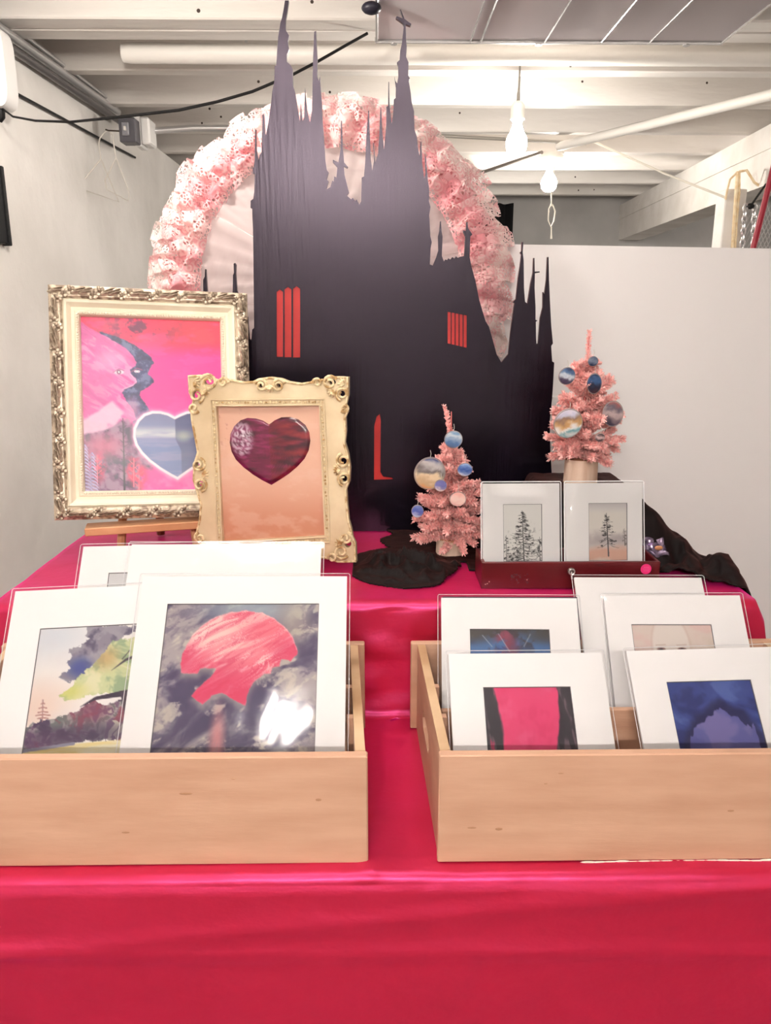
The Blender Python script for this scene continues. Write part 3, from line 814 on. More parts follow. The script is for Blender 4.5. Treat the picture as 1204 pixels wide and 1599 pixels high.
# ---- large print: watercolour trees
pW = Plane(CAM + (Vector((-0.3478, 0.9978, 1.0275)) - CAM) * 1.028, 0.7542, 0.0521, 0.0295)
a_ = pW.loc(64, 982); a2 = pW.loc(34, 1172)
u0, v0 = (a_[0] + a2[0]) / 2, a_[1]
u1 = u0 + .212
A = Art(pW, u0 - .001, u1 + .001, v0 - .001, .29, 190, 220, (255, 249, 247))
O, K = (0, 920), 5.235
def Q(*pts): return A.px(pts, O, K)
n = A.fbm(20, 7); y0_ = Q((0, 330))[0][1]
A.mix(A.ell(Q((400, 390))[0], .05, .025, .9) * .6, (214, 222, 238)); A.mix(A.ell(Q((300, 950))[0], .04, .03, .9) * .7, (250, 214, 196))
A.mix(sst(.5, .7, n) * .25, (236, 228, 232))
pur = Q((720, 300), (700, 380), (722, 402), (662, 470), (560, 482), (556, 522), (592, 545), (548, 602), (590, 645), (470, 720), (575, 760), (700, 700), (740, 640), (820, 560), (930, 430), (1110, 340), (1150, 300))
m = A.poly(pur, .0005, .0046, 9, 170); A.mix(m, (150, 142, 158)); A.mix(m * sst(.45, .62, A.fbm(40, 17, 1, 1, .7, 4, 1)), (104, 94, 120)); A.mix(m * sst(.55, .4, A.fbm(50, 27)) * .7, (178, 172, 182))
A.mix(m * A.ell(Q((650, 640))[0], .014, .012, .8) * .9, (72, 84, 156))
gr = Q((480, 870), (560, 822), (640, 722), (740, 640), (830, 540), (930, 420), (1120, 400), (1180, 600), (1150, 830), (860, 860), (700, 872), (640, 900), (550, 912))
m = A.poly(gr, .0005, .0046, 19, 170); A.mix(m * .95, (216, 222, 168)); g = A.fbm(42, 37, 1, 1.3, .4, 4, 1)
A.mix(m * sst(.5, .66, g), (164, 184, 146)); A.mix(m * sst(.46, .34, g) * .9, (242, 236, 196)); A.mix(m * A.ell(Q((860, 560))[0], .016, .014, .9) * .8, (206, 170, 118))
A.mix(m * A.ell(Q((560, 840))[0], .02, .01, .9) * .8, (222, 220, 120))
bu = Q((170, 1290), (185, 1140), (330, 1080), (470, 1045), (600, 1010), (700, 950), (760, 900), (840, 960), (1000, 900), (1200, 880), (1200, 1215), (600, 1255), (180, 1335))
m = A.poly(bu, .0005, .005, 29, 190); g = A.fbm(85, 47, 1, 1, .2, 4, 1.4); g2 = A.fbm(60, 57, 1, 1, 0, 4, 1)
A.mix(m, (176, 172, 168)); A.mix(m * sst(.48, .56, g), (124, 96, 124)); A.mix(m * sst(.46, .36, g) * .9, (112, 116, 116)); A.mix(m * sst(.58, .66, g2) * .8, (150, 66, 88)); A.mix(m * sst(.4, .3, g2) * .8, (66, 44, 82)); A.mix(m * sst(.70, .76, g) * .9, (232, 228, 200))
A.mix(m * A.ell(Q((740, 980))[0], .022, .018, .9) * .7, (134, 60, 90)); A.mix(m * A.ell(Q((350, 1230))[0], .045, .012, .8) * .7, (92, 62, 98)); A.mix(m * A.ell(Q((760, 1180))[0], .05, .012, .8) * .7, (74, 58, 88))
A.mix(A.stroke(Q((350, 905), (345, 1080)), .0007), (176, 130, 130))
for yy, ww in ((930, 14), (965, 30), (1000, 40), (1025, 58), (1050, 42)): A.mix(A.stroke(Q((350 - ww, yy + 8), (350, yy), (350 + ww, yy + 6)), .0009), (190, 136, 132))
A.mix(A.stroke(Q((655, 962), (780, 892), (1000, 852), (1060, 850)), [.0004, .0022, .004, .005]), (58, 42, 66))
A.mix(A.stroke(Q((1010, 850), (1040, 1000), (1040, 1210)), .004), (70, 54, 74))
A.mix(A.stroke(Q((912, 662), (1030, 575), (1110, 545)), [.0003, .0018, .002]), (84, 72, 86)); A.mix(A.stroke(Q((1000, 570), (1060, 500)), .0007), (90, 78, 92))
yl = Q((180, 1340), (400, 1295), (620, 1262), (980, 1232), (1200, 1220), (1200, 1500), (180, 1500))
m = A.poly(yl, .001); A.mix(m, (246, 224, 156)); A.mix(m * sst(.5, .7, A.fbm(30, 67, .5, 3)), (250, 242, 214)); A.mix(A.stroke(Q((180, 1325), (420, 1290), (600, 1262)), .002), (150, 146, 168))
matted('large_matted_print', 'large matted watercolour of trees with purple and yellow green leaves', pW, .286, .335, (u0, u1, v0, .285), A, 2)

# ---- two tall prints at the back of the left bin
pA = Plane((-0.3008, 1.1297, 1.0468), 0.7864, 0.1105, -0.0175)
q = pA.loc(170, 895)
A = Art(pA, q[0] - .001, q[0] + .2, q[1] - .001, .28, 40, 48, (226, 224, 226)); A.mix(sst(.45, .6, A.fbm(20, 5)), (206, 206, 212))
matted('large_matted_print', 'rearmost large white matted print in the left bin, window corner showing', pA, .279, .30, (q[0], q[0] + .198, q[1], .275), A, 3)
pB = Plane((-0.2198, 1.0959, 1.0571), 0.7229, 0.0247, -0.0137)
matted('large_matted_print', 'large plain white sleeved print behind the pink planet print', pB, .279, .32, None, None, 4)

# ---- small print: pink with dark sides
pP = Plane((0.1977, 0.9382, 0.9524), 0.7434, -0.0031, 0.0028)
O, K = (604, 860), 2.007
a_ = [pP.loc(O[0] + x / K, O[1] + y / K) for x, y in ((302, 428), (575, 426), (315, 632), (601, 632))]
u0, u1, v0 = (a_[0][0] + a_[2][0]) / 2, (a_[1][0] + a_[3][0]) / 2, (a_[0][1] + a_[1][1]) / 2
A = Art(pP, u0 - .001, u1 + .001, v0 - .001, .205, 130, 180, (240, 66, 122))
g = A.fbm(40, 3, 1, .7); A.mix(sst(.5, .7, g) * .5, (246, 100, 146)); A.mix(sst(.45, .3, A.fbm(60, 13, 1, .6)) * .4, (226, 44, 104))
ww = u1 - u0; gs = A.fbm(130, 23, 1, .18, -.08, 4); gn = (A.fbm(50, 33, 1, .5) - .5) * .012
lf = sst(.012, .009, (A.U - u0) - .006 - .04 * (A.V - v0) + gn); A.mix(lf, (52, 46, 56)); A.mix(lf * sst(.5, .62, gs), (96, 84, 92)); A.mix(lf * sst(.66, .72, gs), (190, 60, 100))
rt_ = sst(.016, .0135, (u1 - A.U) - .001 - .14 * np.clip(A.V - v0 - .02, 0, 1) * (.5 + .6 * sst(.03, .09, A.V - v0)) + gn); A.mix(rt_, (54, 46, 56)); A.mix(rt_ * sst(.48, .6, gs), (112, 92, 102)); A.mix(rt_ * sst(.68, .74, gs) , (226, 60, 116))
for i in range(9):
    x = u0 + ww * (.42 + .02 * i); A.mix(A.stroke([(x, v0 + .118), (x + .004, v0 + .124 - .002 * (i % 3))], .0008) * .5, (250, 150, 180))
matted('small_matted_print', 'small matted print of hot pink between two dark bark edges', pP, .203, .226, (u0, u1, v0, .2), A, 5, group='small matted prints in clear sleeves')

# ---- small print: blue cave
pC = Plane((0.4379, 0.9494, 0.9522), 0.7397, -0.0287, 0.0366)
a_ = [pC.loc(O[0] + x / K, O[1] + y / K) for x, y in ((876, 413), (1141, 403), (918, 628), (1194, 628))]
u0, u1, v0 = (a_[0][0] + a_[2][0]) / 2, (a_[1][0] + a_[3][0]) / 2, (a_[0][1] + a_[1][1]) / 2
A = Art(pC, u0 - .001, u1 + .001, v0 - .001, .205, 130, 180, (58, 74, 146))
g = A.fbm(26, 3, 1, 1.2, .4, 5, 1.2); A.mix(sst(.5, .7, g), (84, 104, 176)); A.mix(sst(.48, .3, g), (40, 50, 118))
cave = A.px([(938, 640), (945, 600), (962, 560), (985, 525), (1020, 503), (1045, 488), (1075, 508), (1110, 518), (1150, 552), (1175, 592), (1190, 640), (1190, 800), (938, 800)], O, K)
ds = A.sdf(cave); A.mix(sst(.013, .001, ds + (A.fbm(60, 9) - .5) * .012) * .85, (36, 34, 84))
jag = A.fbm(160, 15, 1, .25); m = 1 - sst(-.0007, .0007, ds + (jag - .35) * .016); g = A.fbm(30, 19); A.mix(m, (104, 104, 172)); A.mix(m * sst(.5, .7, g), (128, 120, 182)); A.mix(m * sst(.45, .3, g) * .7, (84, 86, 158))
A.mix(A.ell(A.px([(972, 632)], O, K)[0], .008, .003, .3), (225, 205, 215))
matted('small_matted_print', 'small matted print of a deep blue cave mouth, tilted in the right bin', pC, .203, .226, (u0, u1, v0, .2), A, 6, group='small matted prints in clear sleeves')

# ---- small print: blue with dark top, behind
pB2 = Plane((0.2011, 1.0911, 0.9725), 0.6491, -0.0874, 0.0233)
a_ = [pB2.loc(O[0] + x / K, O[1] + y / K) for x, y in ((260, 247), (509, 245))]
u0, u1, v0 = a_[0][0], a_[1][0], (a_[0][1] + a_[1][1]) / 2
A = Art(pB2, u0 - .001, u1 + .001, v0 - .001, .2, 120, 150, (70, 112, 172))
g = A.fbm(36, 3, 1, 1, .7, 5, 1); A.mix(sst(.5, .68, g), (48, 76, 140)); A.mix(sst(.52, .66, A.fbm(40, 7)) * sst(.05, .0, A.V - v0 - .0) * 1.4, (52, 44, 58)); A.mix(sst(.012, .0, A.V - v0) * sst(.3, .55, A.fbm(50, 17)), (60, 54, 56))
for sx in (-1, 1): A.mix(A.ell((u0 + (u1 - u0) * (.5 + .48 * sx), v0 + .008), .035, .012, .8) * .9, (66, 60, 58))
A.mix(A.ell(A.px([(372, 285)], O, K)[0], .012, .02, .9) * sst(.4, .6, A.fbm(70, 27)) * 1.3, (150, 62, 88)); A.mix(A.ell(A.px([(395, 305)], O, K)[0], .008, .016, .9) * .8, (120, 50, 80))
for p in ([(300, 265), (330, 300)], [(350, 260), (385, 315)], [(450, 262), (430, 300)]): A.mix(A.stroke(A.px(p, O, K), .0007) * .6, (180, 190, 210))
matted('small_matted_print', 'small matted blue print with red splash, behind the hot pink one', pB2, .203, .248, (u0, u1, v0, .195), A, 7, group='small matted prints in clear sleeves', backoff=(.002, .0035), border=.005)

# ---- small print: pale face
pF = Plane((0.4556, 1.1103, 0.9679), 0.7443, -0.1461, 0.0525)
a_ = [pF.loc(O[0] + x / K, O[1] + y / K) for x, y in ((766, 233), (1016, 230))]
u0, u1, v0 = a_[0][0], a_[1][0], (a_[0][1] + a_[1][1]) / 2
A = Art(pF, u0 - .001, u1 + .001, v0 - .001, .2, 110, 140, (238, 218, 208))
g = A.fbm(24, 3); A.mix(sst(.5, .7, g) * .6, (240, 200, 196)); A.mix(sst(.45, .3, g) * .5, (226, 208, 190))
fc = A.px([(892, 300)], O, K)[0]; ed = A.ell(fc, .027, .05, .08); A.mix(ed, (244, 230, 222)); A.mix(A.ell(fc, .029, .053, .06) * (1 - ed) * .5, (220, 186, 176))
for ex in (-1, 1):
    c = (fc[0] + ex * .015, fc[1] + .004); A.mix(A.ell(c, .006, .0028, .3), (150, 110, 105)); A.mix(A.ell((c[0], c[1] + .0008), .0026, .0024, .3), (60, 44, 50)); A.mix(A.stroke([(c[0] - .007, c[1] - .006), (c[0] + .007, c[1] - .007)], .0006) * .6, (190, 150, 140))
A.mix(A.stroke([(fc[0], fc[1] + .01), (fc[0] - .003, fc[1] + .03), (fc[0] + .003, fc[1] + .032)], .0007) * .7, (200, 150, 140)); A.mix(A.ell((fc[0], fc[1] + .042), .01, .003, .4), (200, 100, 110))
matted('small_matted_print', 'small matted print of a pale beige face, behind the blue cave print', pF, .203, .248, (u0, u1, v0, .195), A, 8, group='small matted prints in clear sleeves')

pK = Plane((0.4181, 1.1558, 0.9815), 0.7366, 0.0031, -0.0095)
matted('small_matted_print', 'plain white sleeved print standing tallest at the back of the right bin', pK, .203, .235, None, None, 9, group='small matted prints in clear sleeves')

# ---- ink tree cards on the dark red box
def conifer(A, base, top, spread, seed, col, dens, trunk=.0005, start=.06, blot=1.0):
    r = random.Random(seed); bx, by = base; tx, ty = top
    M = A.stroke([(bx, by), (tx, ty)], [trunk * 1.8, trunk * .5], .0003)
    for i in range(dens):
        t = start + (1 - start) * ((i + r.random()) / dens)
        x, y = tx + (bx - tx) * t, ty + (by - ty) * t
        ln = spread * (t ** .75) * r.uniform(.35, 1.08); sg = 1 if r.random() < .5 else -1
        an = r.uniform(-.35, .45) + .15 * t
        e = (x + sg * ln * math.cos(an), y + ln * math.sin(an)); mid = ((x + e[0]) / 2, (y + e[1]) / 2 + ln * r.uniform(.02, .16))
        M = np.maximum(M, A.stroke([(x, y), mid, e], [trunk * .6, trunk * .5, trunk * .25], .00028) * r.uniform(.6, .95))
        for k in range(6):
            q = r.uniform(.25, 1.0); c = (x + (e[0] - x) * q, y + (e[1] - y) * q + ln * .08 * math.sin(PI * q))
            l2 = r.uniform(.001, .0034); a2 = r.uniform(-1.2, 1.2)
            M = np.maximum(M, A.stroke([c, (c[0] + sg * l2 * math.cos(a2), c[1] + l2 * math.sin(a2))], [trunk * .5, trunk * .2], .00028) * r.uniform(.5, .9))
        if r.random() < .55:
            q = r.uniform(.3, .9); c = (x + (e[0] - x) * q, y + (e[1] - y) * q)
            rr = r.uniform(.0006, .0015) * blot; M = np.maximum(M, A.ell(c, rr * 1.5, rr, .5) * .9)
    A.mix(M, col)
O, K = (740, 740), 3.7625
for idx, (pl_, wpx, lab) in enumerate(((Plane((0.2434, 1.251, 1.1155), .2426, .07, -.012), ((166, 178), (395, 178), (178, 514), (405, 515)), 'small sleeved card of a black ink pine tree on white'),
                                      (Plane((0.3811, 1.248, 1.1165), .2426, .07, -.012), ((667, 171), (893, 172), (680, 512), (908, 512)), 'small sleeved card of a lone pine over a peach haze'))):
    a_ = [pl_.loc(O[0] + x / K, O[1] + y / K) for x, y in wpx]
    u0, u1, v0 = (a_[0][0] + a_[2][0]) / 2, (a_[1][0] + a_[3][0]) / 2, (a_[0][1] + a_[1][1]) / 2
    v1 = v0 + (u1 - u0) * 1.45
    A = Art(pl_, u0 - .001, u1 + .001, v0 - .001, v1 + .001, 200, 280, (255, 252, 248))
    if idx == 0:
        b, t = A.px([(297, 540), (283, 215)], O, K); conifer(A, b, t, .034, 4, (30, 28, 30), 120, .0005, .04, 1.1)
        A.mix(sst(.6, .7, A.fbm(220, 9)) * A.ell(((b[0] + t[0]) / 2, b[1] - .03), .03, .035, .5) * .5, (70, 68, 70))
        conifer(A, A.px([(390, 560)], O, K)[0], A.px([(386, 370)], O, K)[0], .014, 6, (50, 48, 50), 34, .0004)
        conifer(A, A.px([(195, 560)], O, K)[0], A.px([(190, 360)], O, K)[0], .012, 7, (54, 52, 54), 30, .0004)
    else:
        hz = A.px([(0, 380), (0, 500)], O, K); A.mix(sst(v0, v0 + .02, A.V) * .4, (236, 222, 208)); A.mix(sst(v0 + .02, v0, A.V) * .8, (214, 206, 208))
        g = A.fbm(40, 3); A.mix(sst(hz[0][1] - .014, hz[0][1] + .004, A.V + (g - .5) * .02) * sst(hz[0][1] + .03, hz[0][1], A.V) * .75, (178, 164, 170)); A.mix(sst(hz[0][1] + .006, hz[0][1] + .024, A.V + (g - .5) * .02) * .9, (234, 178, 156)); A.mix(sst(hz[1][1], hz[1][1] + .008, A.V + (g - .5) * .012), (244, 226, 214))
        b, t = A.px([(792, 482), (779, 230)], O, K); conifer(A, b, t, .0, 4, (96, 88, 92), 2, .0007); b2 = (b[0] + (t[0] - b[0]) * .28, b[1] + (t[1] - b[1]) * .28)
        conifer(A, b2, t, .020, 14, (50, 46, 48), 44, .0005, .06, 1.2); conifer(A, A.px([(888, 420)], O, K)[0], A.px([(884, 320)], O, K)[0], .006, 5, (120, 112, 108), 14, .0004)
    matted('small_print_card', lab, pl_, .1305, .162, (u0, u1, v0, min(v1, .155)), A, 11 + idx, border=.0028, group='small tree cards on the dark red box', wob=.0011, seam=.0010)

# ================================================================== large cream frame on the easel
p1 = Plane((-0.4158, 1.4938, 1.4297), math.radians(13.5), math.radians(14.0), math.radians(-2.2))
W, H = .35, .42
M_CREAM = mat('cream_paint', (240, 230, 208), .45, noise=12, rgb2=(228, 216, 192))
M_GILT = mat('silver_gilt', (206, 190, 168), .38, metal=.35, noise=70, rgb2=(122, 104, 88), ramp=(.45, .62))
s1 = empty('framed_painting', p1.matrix() @ T(0, 0, -H), 'large cream picture frame with carved silver border, pink face painting', 'framed picture')
# moulding profile: (distance in from the outer edge, height towards the viewer)
PROF = [(0, .0), (0, .016), (.006, .021), (.018, .021), (.023, .017), (.025, .020), (.029, .019), (.036, .011), (.041, .010), (.043, .013), (.049, .012), (.051, .006), (.0515, .0)]
def rail(parent, a, b, ins_a, ins_b, m, name='rail'):
    """mitred rail of the moulding from outer corner a to outer corner b"""
    mb = MB(); n = len(PROF)
    for (c, ins) in ((a, ins_a), (b, ins_b)):
        for (d, hgt) in PROF: mb.v.append((c[0] + ins[0] * d, -hgt, c[1] + ins[1] * d))
    for i in range(n):
        j = (i + 1) % n; mb.f.append((i, j, n + j, n + i))
    mb.f += [tuple(range(n)), tuple(range(n, 2 * n))]
    return mb.build(name, m, parent)
cs = [(-W / 2, 0), (W / 2, 0), (W / 2, H), (-W / 2, H)]; ins = [(1, 1), (-1, 1), (-1, -1), (1, -1)]
rails = [rail(s1, cs[i], cs[(i + 1) % 4], ins[i], ins[(i + 1) % 4], M_CREAM) for i in range(4)]
for i in range(4):
    a, b = cs[i], cs[(i + 1) % 4]; ia, ib = ins[i], ins[(i + 1) % 4]; mb = MB()
    for (c, n_) in ((a, ia), (b, ib)):
        for d, hh in ((-.0006, .004), (-.0006, .0168), (.0055, .0218), (.0185, .0218), (.0225, .0175)): mb.v.append((c[0] + n_[0] * d, -hh, c[1] + n_[1] * d))
    mb.f = [(k, k + 1, k + 6, k + 5) for k in range(4)]
    mb.build('gilt_band', M_GILT, rails[i])
# carved flowers and leaves along the outer band
mb = MB(); mb.sphere((0, -.001, 0), .0028, 8, 5)
for k in range(5):
    a = 2 * PI * k / 5; mb.sphere((.0042 * math.cos(a), .0, .0042 * math.sin(a)), .0026, 7, 4, (1, .7, 1))
FLOWER = mb.mesh('carved_flower', M_GILT, True)
mb = MB()
mb.grid(lambda u, v: ((.017 * (u - .5)), -.004 * math.sin(PI * v) * math.sin(PI * u) ** .5, (.0042 * math.sin(PI * u) ** .7) * (v - .5) * 2 + .006 * math.sin((u - .5) * 2.4)), 10, 5)
mb.grid(lambda u, v: ((.014 * (u - .5)), -.003 * math.sin(PI * v) * math.sin(PI * u) ** .5, -.004 + (.003 * math.sin(PI * u)) * (v - .5) * 2 + .006 * math.sin((u - .5) * 2.4)), 8, 4)
LEAF = mb.mesh('carved_leaf', M_GILT, True)
rg = random.Random(2)
for i in range(4):
    a, b = Vector((cs[i][0] + ins[i][0] * .0115, cs[i][1] + ins[i][1] * .0115)), Vector((cs[(i + 1) % 4][0] + ins[(i + 1) % 4][0] * .0115, cs[(i + 1) % 4][1] + ins[(i + 1) % 4][1] * .0115))
    L_ = (b - a).length; n = int(L_ / .0125); ang = math.atan2(b.y - a.y, b.x - a.x)
    for k in range(n + (1 if i in (0, 2) else 0)):
        t = k / n; p = a.lerp(b, t)
        nm, me = ('carved_flower', FLOWER) if k % 4 in (0, 1) else ('carved_leaf', LEAF)
        off = (.004 if k % 2 else -.003) if nm == 'carved_flower' else 0
        M = T(p.x - math.sin(ang) * off, -.0225, p.y + math.cos(ang) * off) @ Matrix.Rotation(-ang + rg.uniform(-.2, .2) + (.55 if nm == 'carved_leaf' else 0), 4, 'Y') @ Matrix.Scale(rg.uniform(1.2, 1.45), 4)
        obj(nm, me, rails[i], M)
# rope bead at the sight edge
mb = MB(); d0 = .0465
path = [(-W / 2 + d0, d0), (W / 2 - d0, d0), (W / 2 - d0, H - d0), (-W / 2 + d0, H - d0)]
for i in range(4):
    a, b = Vector(path[i]), Vector(path[(i + 1) % 4]); n = int((b - a).length / .0046)
    for k in range(n):
        p = a.lerp(b, (k + .5) / n); mb.sphere((p.x, -.0128, p.y), .0022, 6, 4, (1.0, .9, 1.0))
tag(mb.build('rope_bead', mat('bead_gilt', (222, 210, 188), .4, metal=.2), s1, True), kind='stuff')
# painting
ix0, ix1, iv0, iv1 = -W / 2 + .050, W / 2 - .050, .050, H - .050
A = Art(p1, ix0, ix1, iv0, iv1, 210, 260, (250, 64, 156))
O, K = (110, 470), 4.848
def Q(*pts): return A.px(pts, O, K)
g = A.fbm(22, 3, 1, 1.6, 0, 5); y1 = Q((600, 330))[0][1]
A.mix(sst(y1 + .03, y1 - .01, A.V), (244, 58, 106)); tm = sst(y1 + .012, y1 - .012, A.V)
A.mix(tm * A.ell(Q((560, 210))[0], .07, .03, .8) * sst(.46, .62, A.fbm(60, 13)), (120, 44, 84)); A.mix(tm * sst(.5, .7, g) * .5, (250, 100, 130)); A.mix(tm * A.ell(Q((950, 250))[0], .06, .04, .9) * .6, (248, 74, 84))
A.mix(sst(.55, .7, A.fbm(30, 23, .6, 1.5)) * .3, (252, 96, 186))
navy = Q((225, 240), (330, 265), (420, 300), (500, 345), (570, 395), (615, 430), (632, 475), (600, 515), (585, 560), (628, 590), (630, 615), (600, 650), (535, 685), (520, 715), (560, 770), (600, 830), (620, 900), (480, 930), (440, 800), (300, 500))
m = A.poly(navy, .0012, .0018, 33, 160); g2 = A.fbm(120, 43); A.mix(m, (62, 62, 112)); A.mix(m * sst(.5, .65, g2), (104, 110, 152)); A.mix(m * sst(.45, .35, g2) * .8, (44, 40, 84))
face = Q((40, 130), (120, 190), (240, 255), (330, 305), (420, 365), (475, 420), (500, 470), (492, 492), (450, 520), (455, 550), (498, 592), (502, 618), (475, 642), (410, 668), (380, 705), (380, 735), (430, 768), (480, 830), (495, 900), (400, 960), (40, 960))
m = A.poly(face, .001, .0015, 53, 140); A.mix(m, (226, 100, 172)); f = A.fbm(70, 63, .6, 1.7, .6, 5, 1.6); A.mix(m * sst(.5, .65, f), (238, 142, 196)); A.mix(m * sst(.45, .32, f) * .8, (206, 84, 150)); A.mix(m * A.ell(Q((200, 650))[0], .03, .04, .9) * .4, (196, 96, 156)); A.mix(m * A.ell(Q((300, 450))[0], .02, .015, .9) * .5, (244, 176, 214))
for c, cl, es_ in (((368, 540), (130, 70, 110), 1.0), ((505, 535), (120, 110, 140), .6)):
    q = Q(c)[0]; A.mix(A.ell(q, .0085 * es_, .0042 * es_, .25), (250, 214, 232)); A.mix(A.ell(q, .004 * es_, .0042 * es_, .25), cl); A.mix(A.ell(q, .0016, .0018, .3), (250, 245, 250)); A.mix(A.stroke([(q[0] - .01, q[1] + .001), (q[0], q[1] - .006), (q[0] + .009, q[1] - .003)], .0007), (150, 70, 120))
A.mix(A.stroke(Q((455, 555), (500, 610), (470, 642), (395, 672)), .0009) * .7, (250, 190, 222))
bot = Q((40, 900), (300, 940), (430, 900), (560, 1000), (640, 1200), (600, 1330), (540, 1500), (40, 1500)); m = A.poly(bot, .008); g = A.fbm(70, 73, 1, 1, 0, 5)
A.mix(m * .9, (112, 84, 116)); A.mix(m * sst(.5, .62, g), (156, 122, 150)); A.mix(m * sst(.47, .36, g) * .9, (62, 48, 76)); A.mix(m * A.ell(Q((250, 1100))[0], .03, .02, .9) * .7, (206, 92, 130))
mt = A.poly(Q((60, 925), (180, 855), (300, 770), (320, 765), (400, 850), (350, 930), (250, 985), (90, 1010)), .003, .003, 83, 60); A.mix(mt * .9, (238, 196, 220)); A.mix(mt * sst(.5, .7, A.fbm(40, 93)), (222, 150, 190)); A.mix(A.ell(Q((470, 830))[0], .012, .02, .9) * .6, (240, 170, 205))
lw = A.poly(Q((520, 1260), (700, 1290), (810, 1345), (960, 1270), (1200, 1200), (1200, 1500), (560, 1500)), .006); A.mix(lw, (240, 76, 160)); A.mix(lw * sst(.5, .7, A.fbm(30, 103)), (246, 112, 184))
for c in ((205, 1260), (520, 1330), (480, 1280)):
    q = Q(c)[0]; A.mix(A.ell(q, .012, .022, .9) * sst(.4, .55, A.fbm(110, 113 + c[0])), (230, 58, 104)); A.mix(A.stroke(Q((c[0], c[1] - 90), (c[0], c[1] + 130)), .0007), (250, 130, 150))
    for k in range(5): A.mix(A.stroke(Q((c[0], c[1] - 40 + k * 30), (c[0] + (34 if k % 2 else -30), c[1] - 70 + k * 30)), .0006), (250, 110, 136))
A.mix(A.stroke(Q((398, 888), (405, 1180), (412, 1470)), [.0006, .0012, .0016]), (36, 26, 46))
for k in range(14):
    yy = 930 + k * 36; A.mix(A.stroke(Q((401, yy), (401 + (1 if k % 2 else -1) * (14 + (k * 7) % 18), yy - 22)), .0005), (44, 32, 54))
for j, x0 in enumerate((110, 165)):
    for k in range(16):
        yy = 1090 + j * 60 + k * 26; A.mix(A.stroke(Q((x0, yy), (x0 + 10 + 2.6 * k, yy + 14), (x0 + 22 + 3.2 * k, yy + 34)), [.0012, .001, .0004]), (190, 182, 226)); A.mix(A.stroke(Q((x0, yy), (x0 - 12 - 1.5 * k, yy + 20)), [.001, .0004]), (150, 146, 200))
hp = [(790, 885), (740, 858), (680, 843), (620, 842), (560, 862), (515, 905), (485, 965), (483, 1030), (500, 1090), (540, 1150), (600, 1210), (680, 1270), (760, 1318), (812, 1345), (860, 1310), (930, 1262), (1000, 1200), (1060, 1130), (1100, 1050), (1105, 970), (1080, 900), (1030, 855), (960, 836), (880, 845), (830, 865)]
d = A.sdf(Q(*hp)); A.mix(sst(.010, .0, d) * .7, (252, 170, 214)); A.mix(sst(.0035, .0005, d), (253, 238, 246))
ins_ = sst(-.0022, -.0038, d); hy = Q((600, 1030))[0][1]; dn = A.fbm(26, 123, .4, 3)
A.mix(ins_, (126, 136, 176)); A.mix(ins_ * sst(.018, .0, np.abs(A.V - hy + .006)) * .95, (206, 210, 214)); A.mix(ins_ * sst(hy, hy + .004, A.V), (104, 120, 172)); A.mix(ins_ * sst(.5, .7, dn) * .6, (148, 150, 190)); A.mix(ins_ * sst(hy - .012, hy - .045, A.V) * .6, (112, 112, 154))
hx = Q((790, 1000))[0][0]; rh = ins_ * sst(hx + .0005, hx + .0015, A.U + sst(hy, hy + .03, A.V) * -.010); A.mix(rh * .62, (52, 58, 108)); A.mix(rh * A.ell(Q((855, 1025))[0], .012, .008, .9) * .8, (170, 182, 176))
A.build('painting', M_CANVAS, s1, H, -.003)
MB().box(-W / 2 + .01, W / 2 - .01, .0005, .004, .01, H - .01).build('backing', mat('brown_board', (120, 90, 64), .8), s1)

# small wooden easel under the large frame
M_EASEL = mat('beech', (214, 160, 120), .5, noise=9, rgb2=(196, 140, 100), stretch=(1, 1, .2))
bm_ = s1.matrix_world; yl = bm_.translation.z
es = empty('tabletop_easel', T(bm_.translation.x, bm_.translation.y, TIER_Z + .003), 'small light wood easel carrying the large cream frame', 'easel')
es.rotation_euler.z = math.radians(14)
zl = yl - TIER_Z - .003
MB().bbox(-.125, .125, -.03, .012, zl - .02, zl - .0055, .0015).build('ledge', M_EASEL, es)
for sx in (-1, 1):
    MB().tube([(sx * .035, .115, zl + .26), (sx * .065, .03, zl - .02), (sx * .07, .012, .004)], .008, 8).build('leg', M_EASEL, es, True)
MB().tube([(0.0, .118, zl + .25), (.0, .13, .004)], .008, 8).build('rear_leg', mat('red_brown_wood', (150, 84, 66), .5), es, True)
MB().bbox(-.06, .06, .075, .083, zl + .08, zl + .1, .001).build('crossbar', M_EASEL, es)

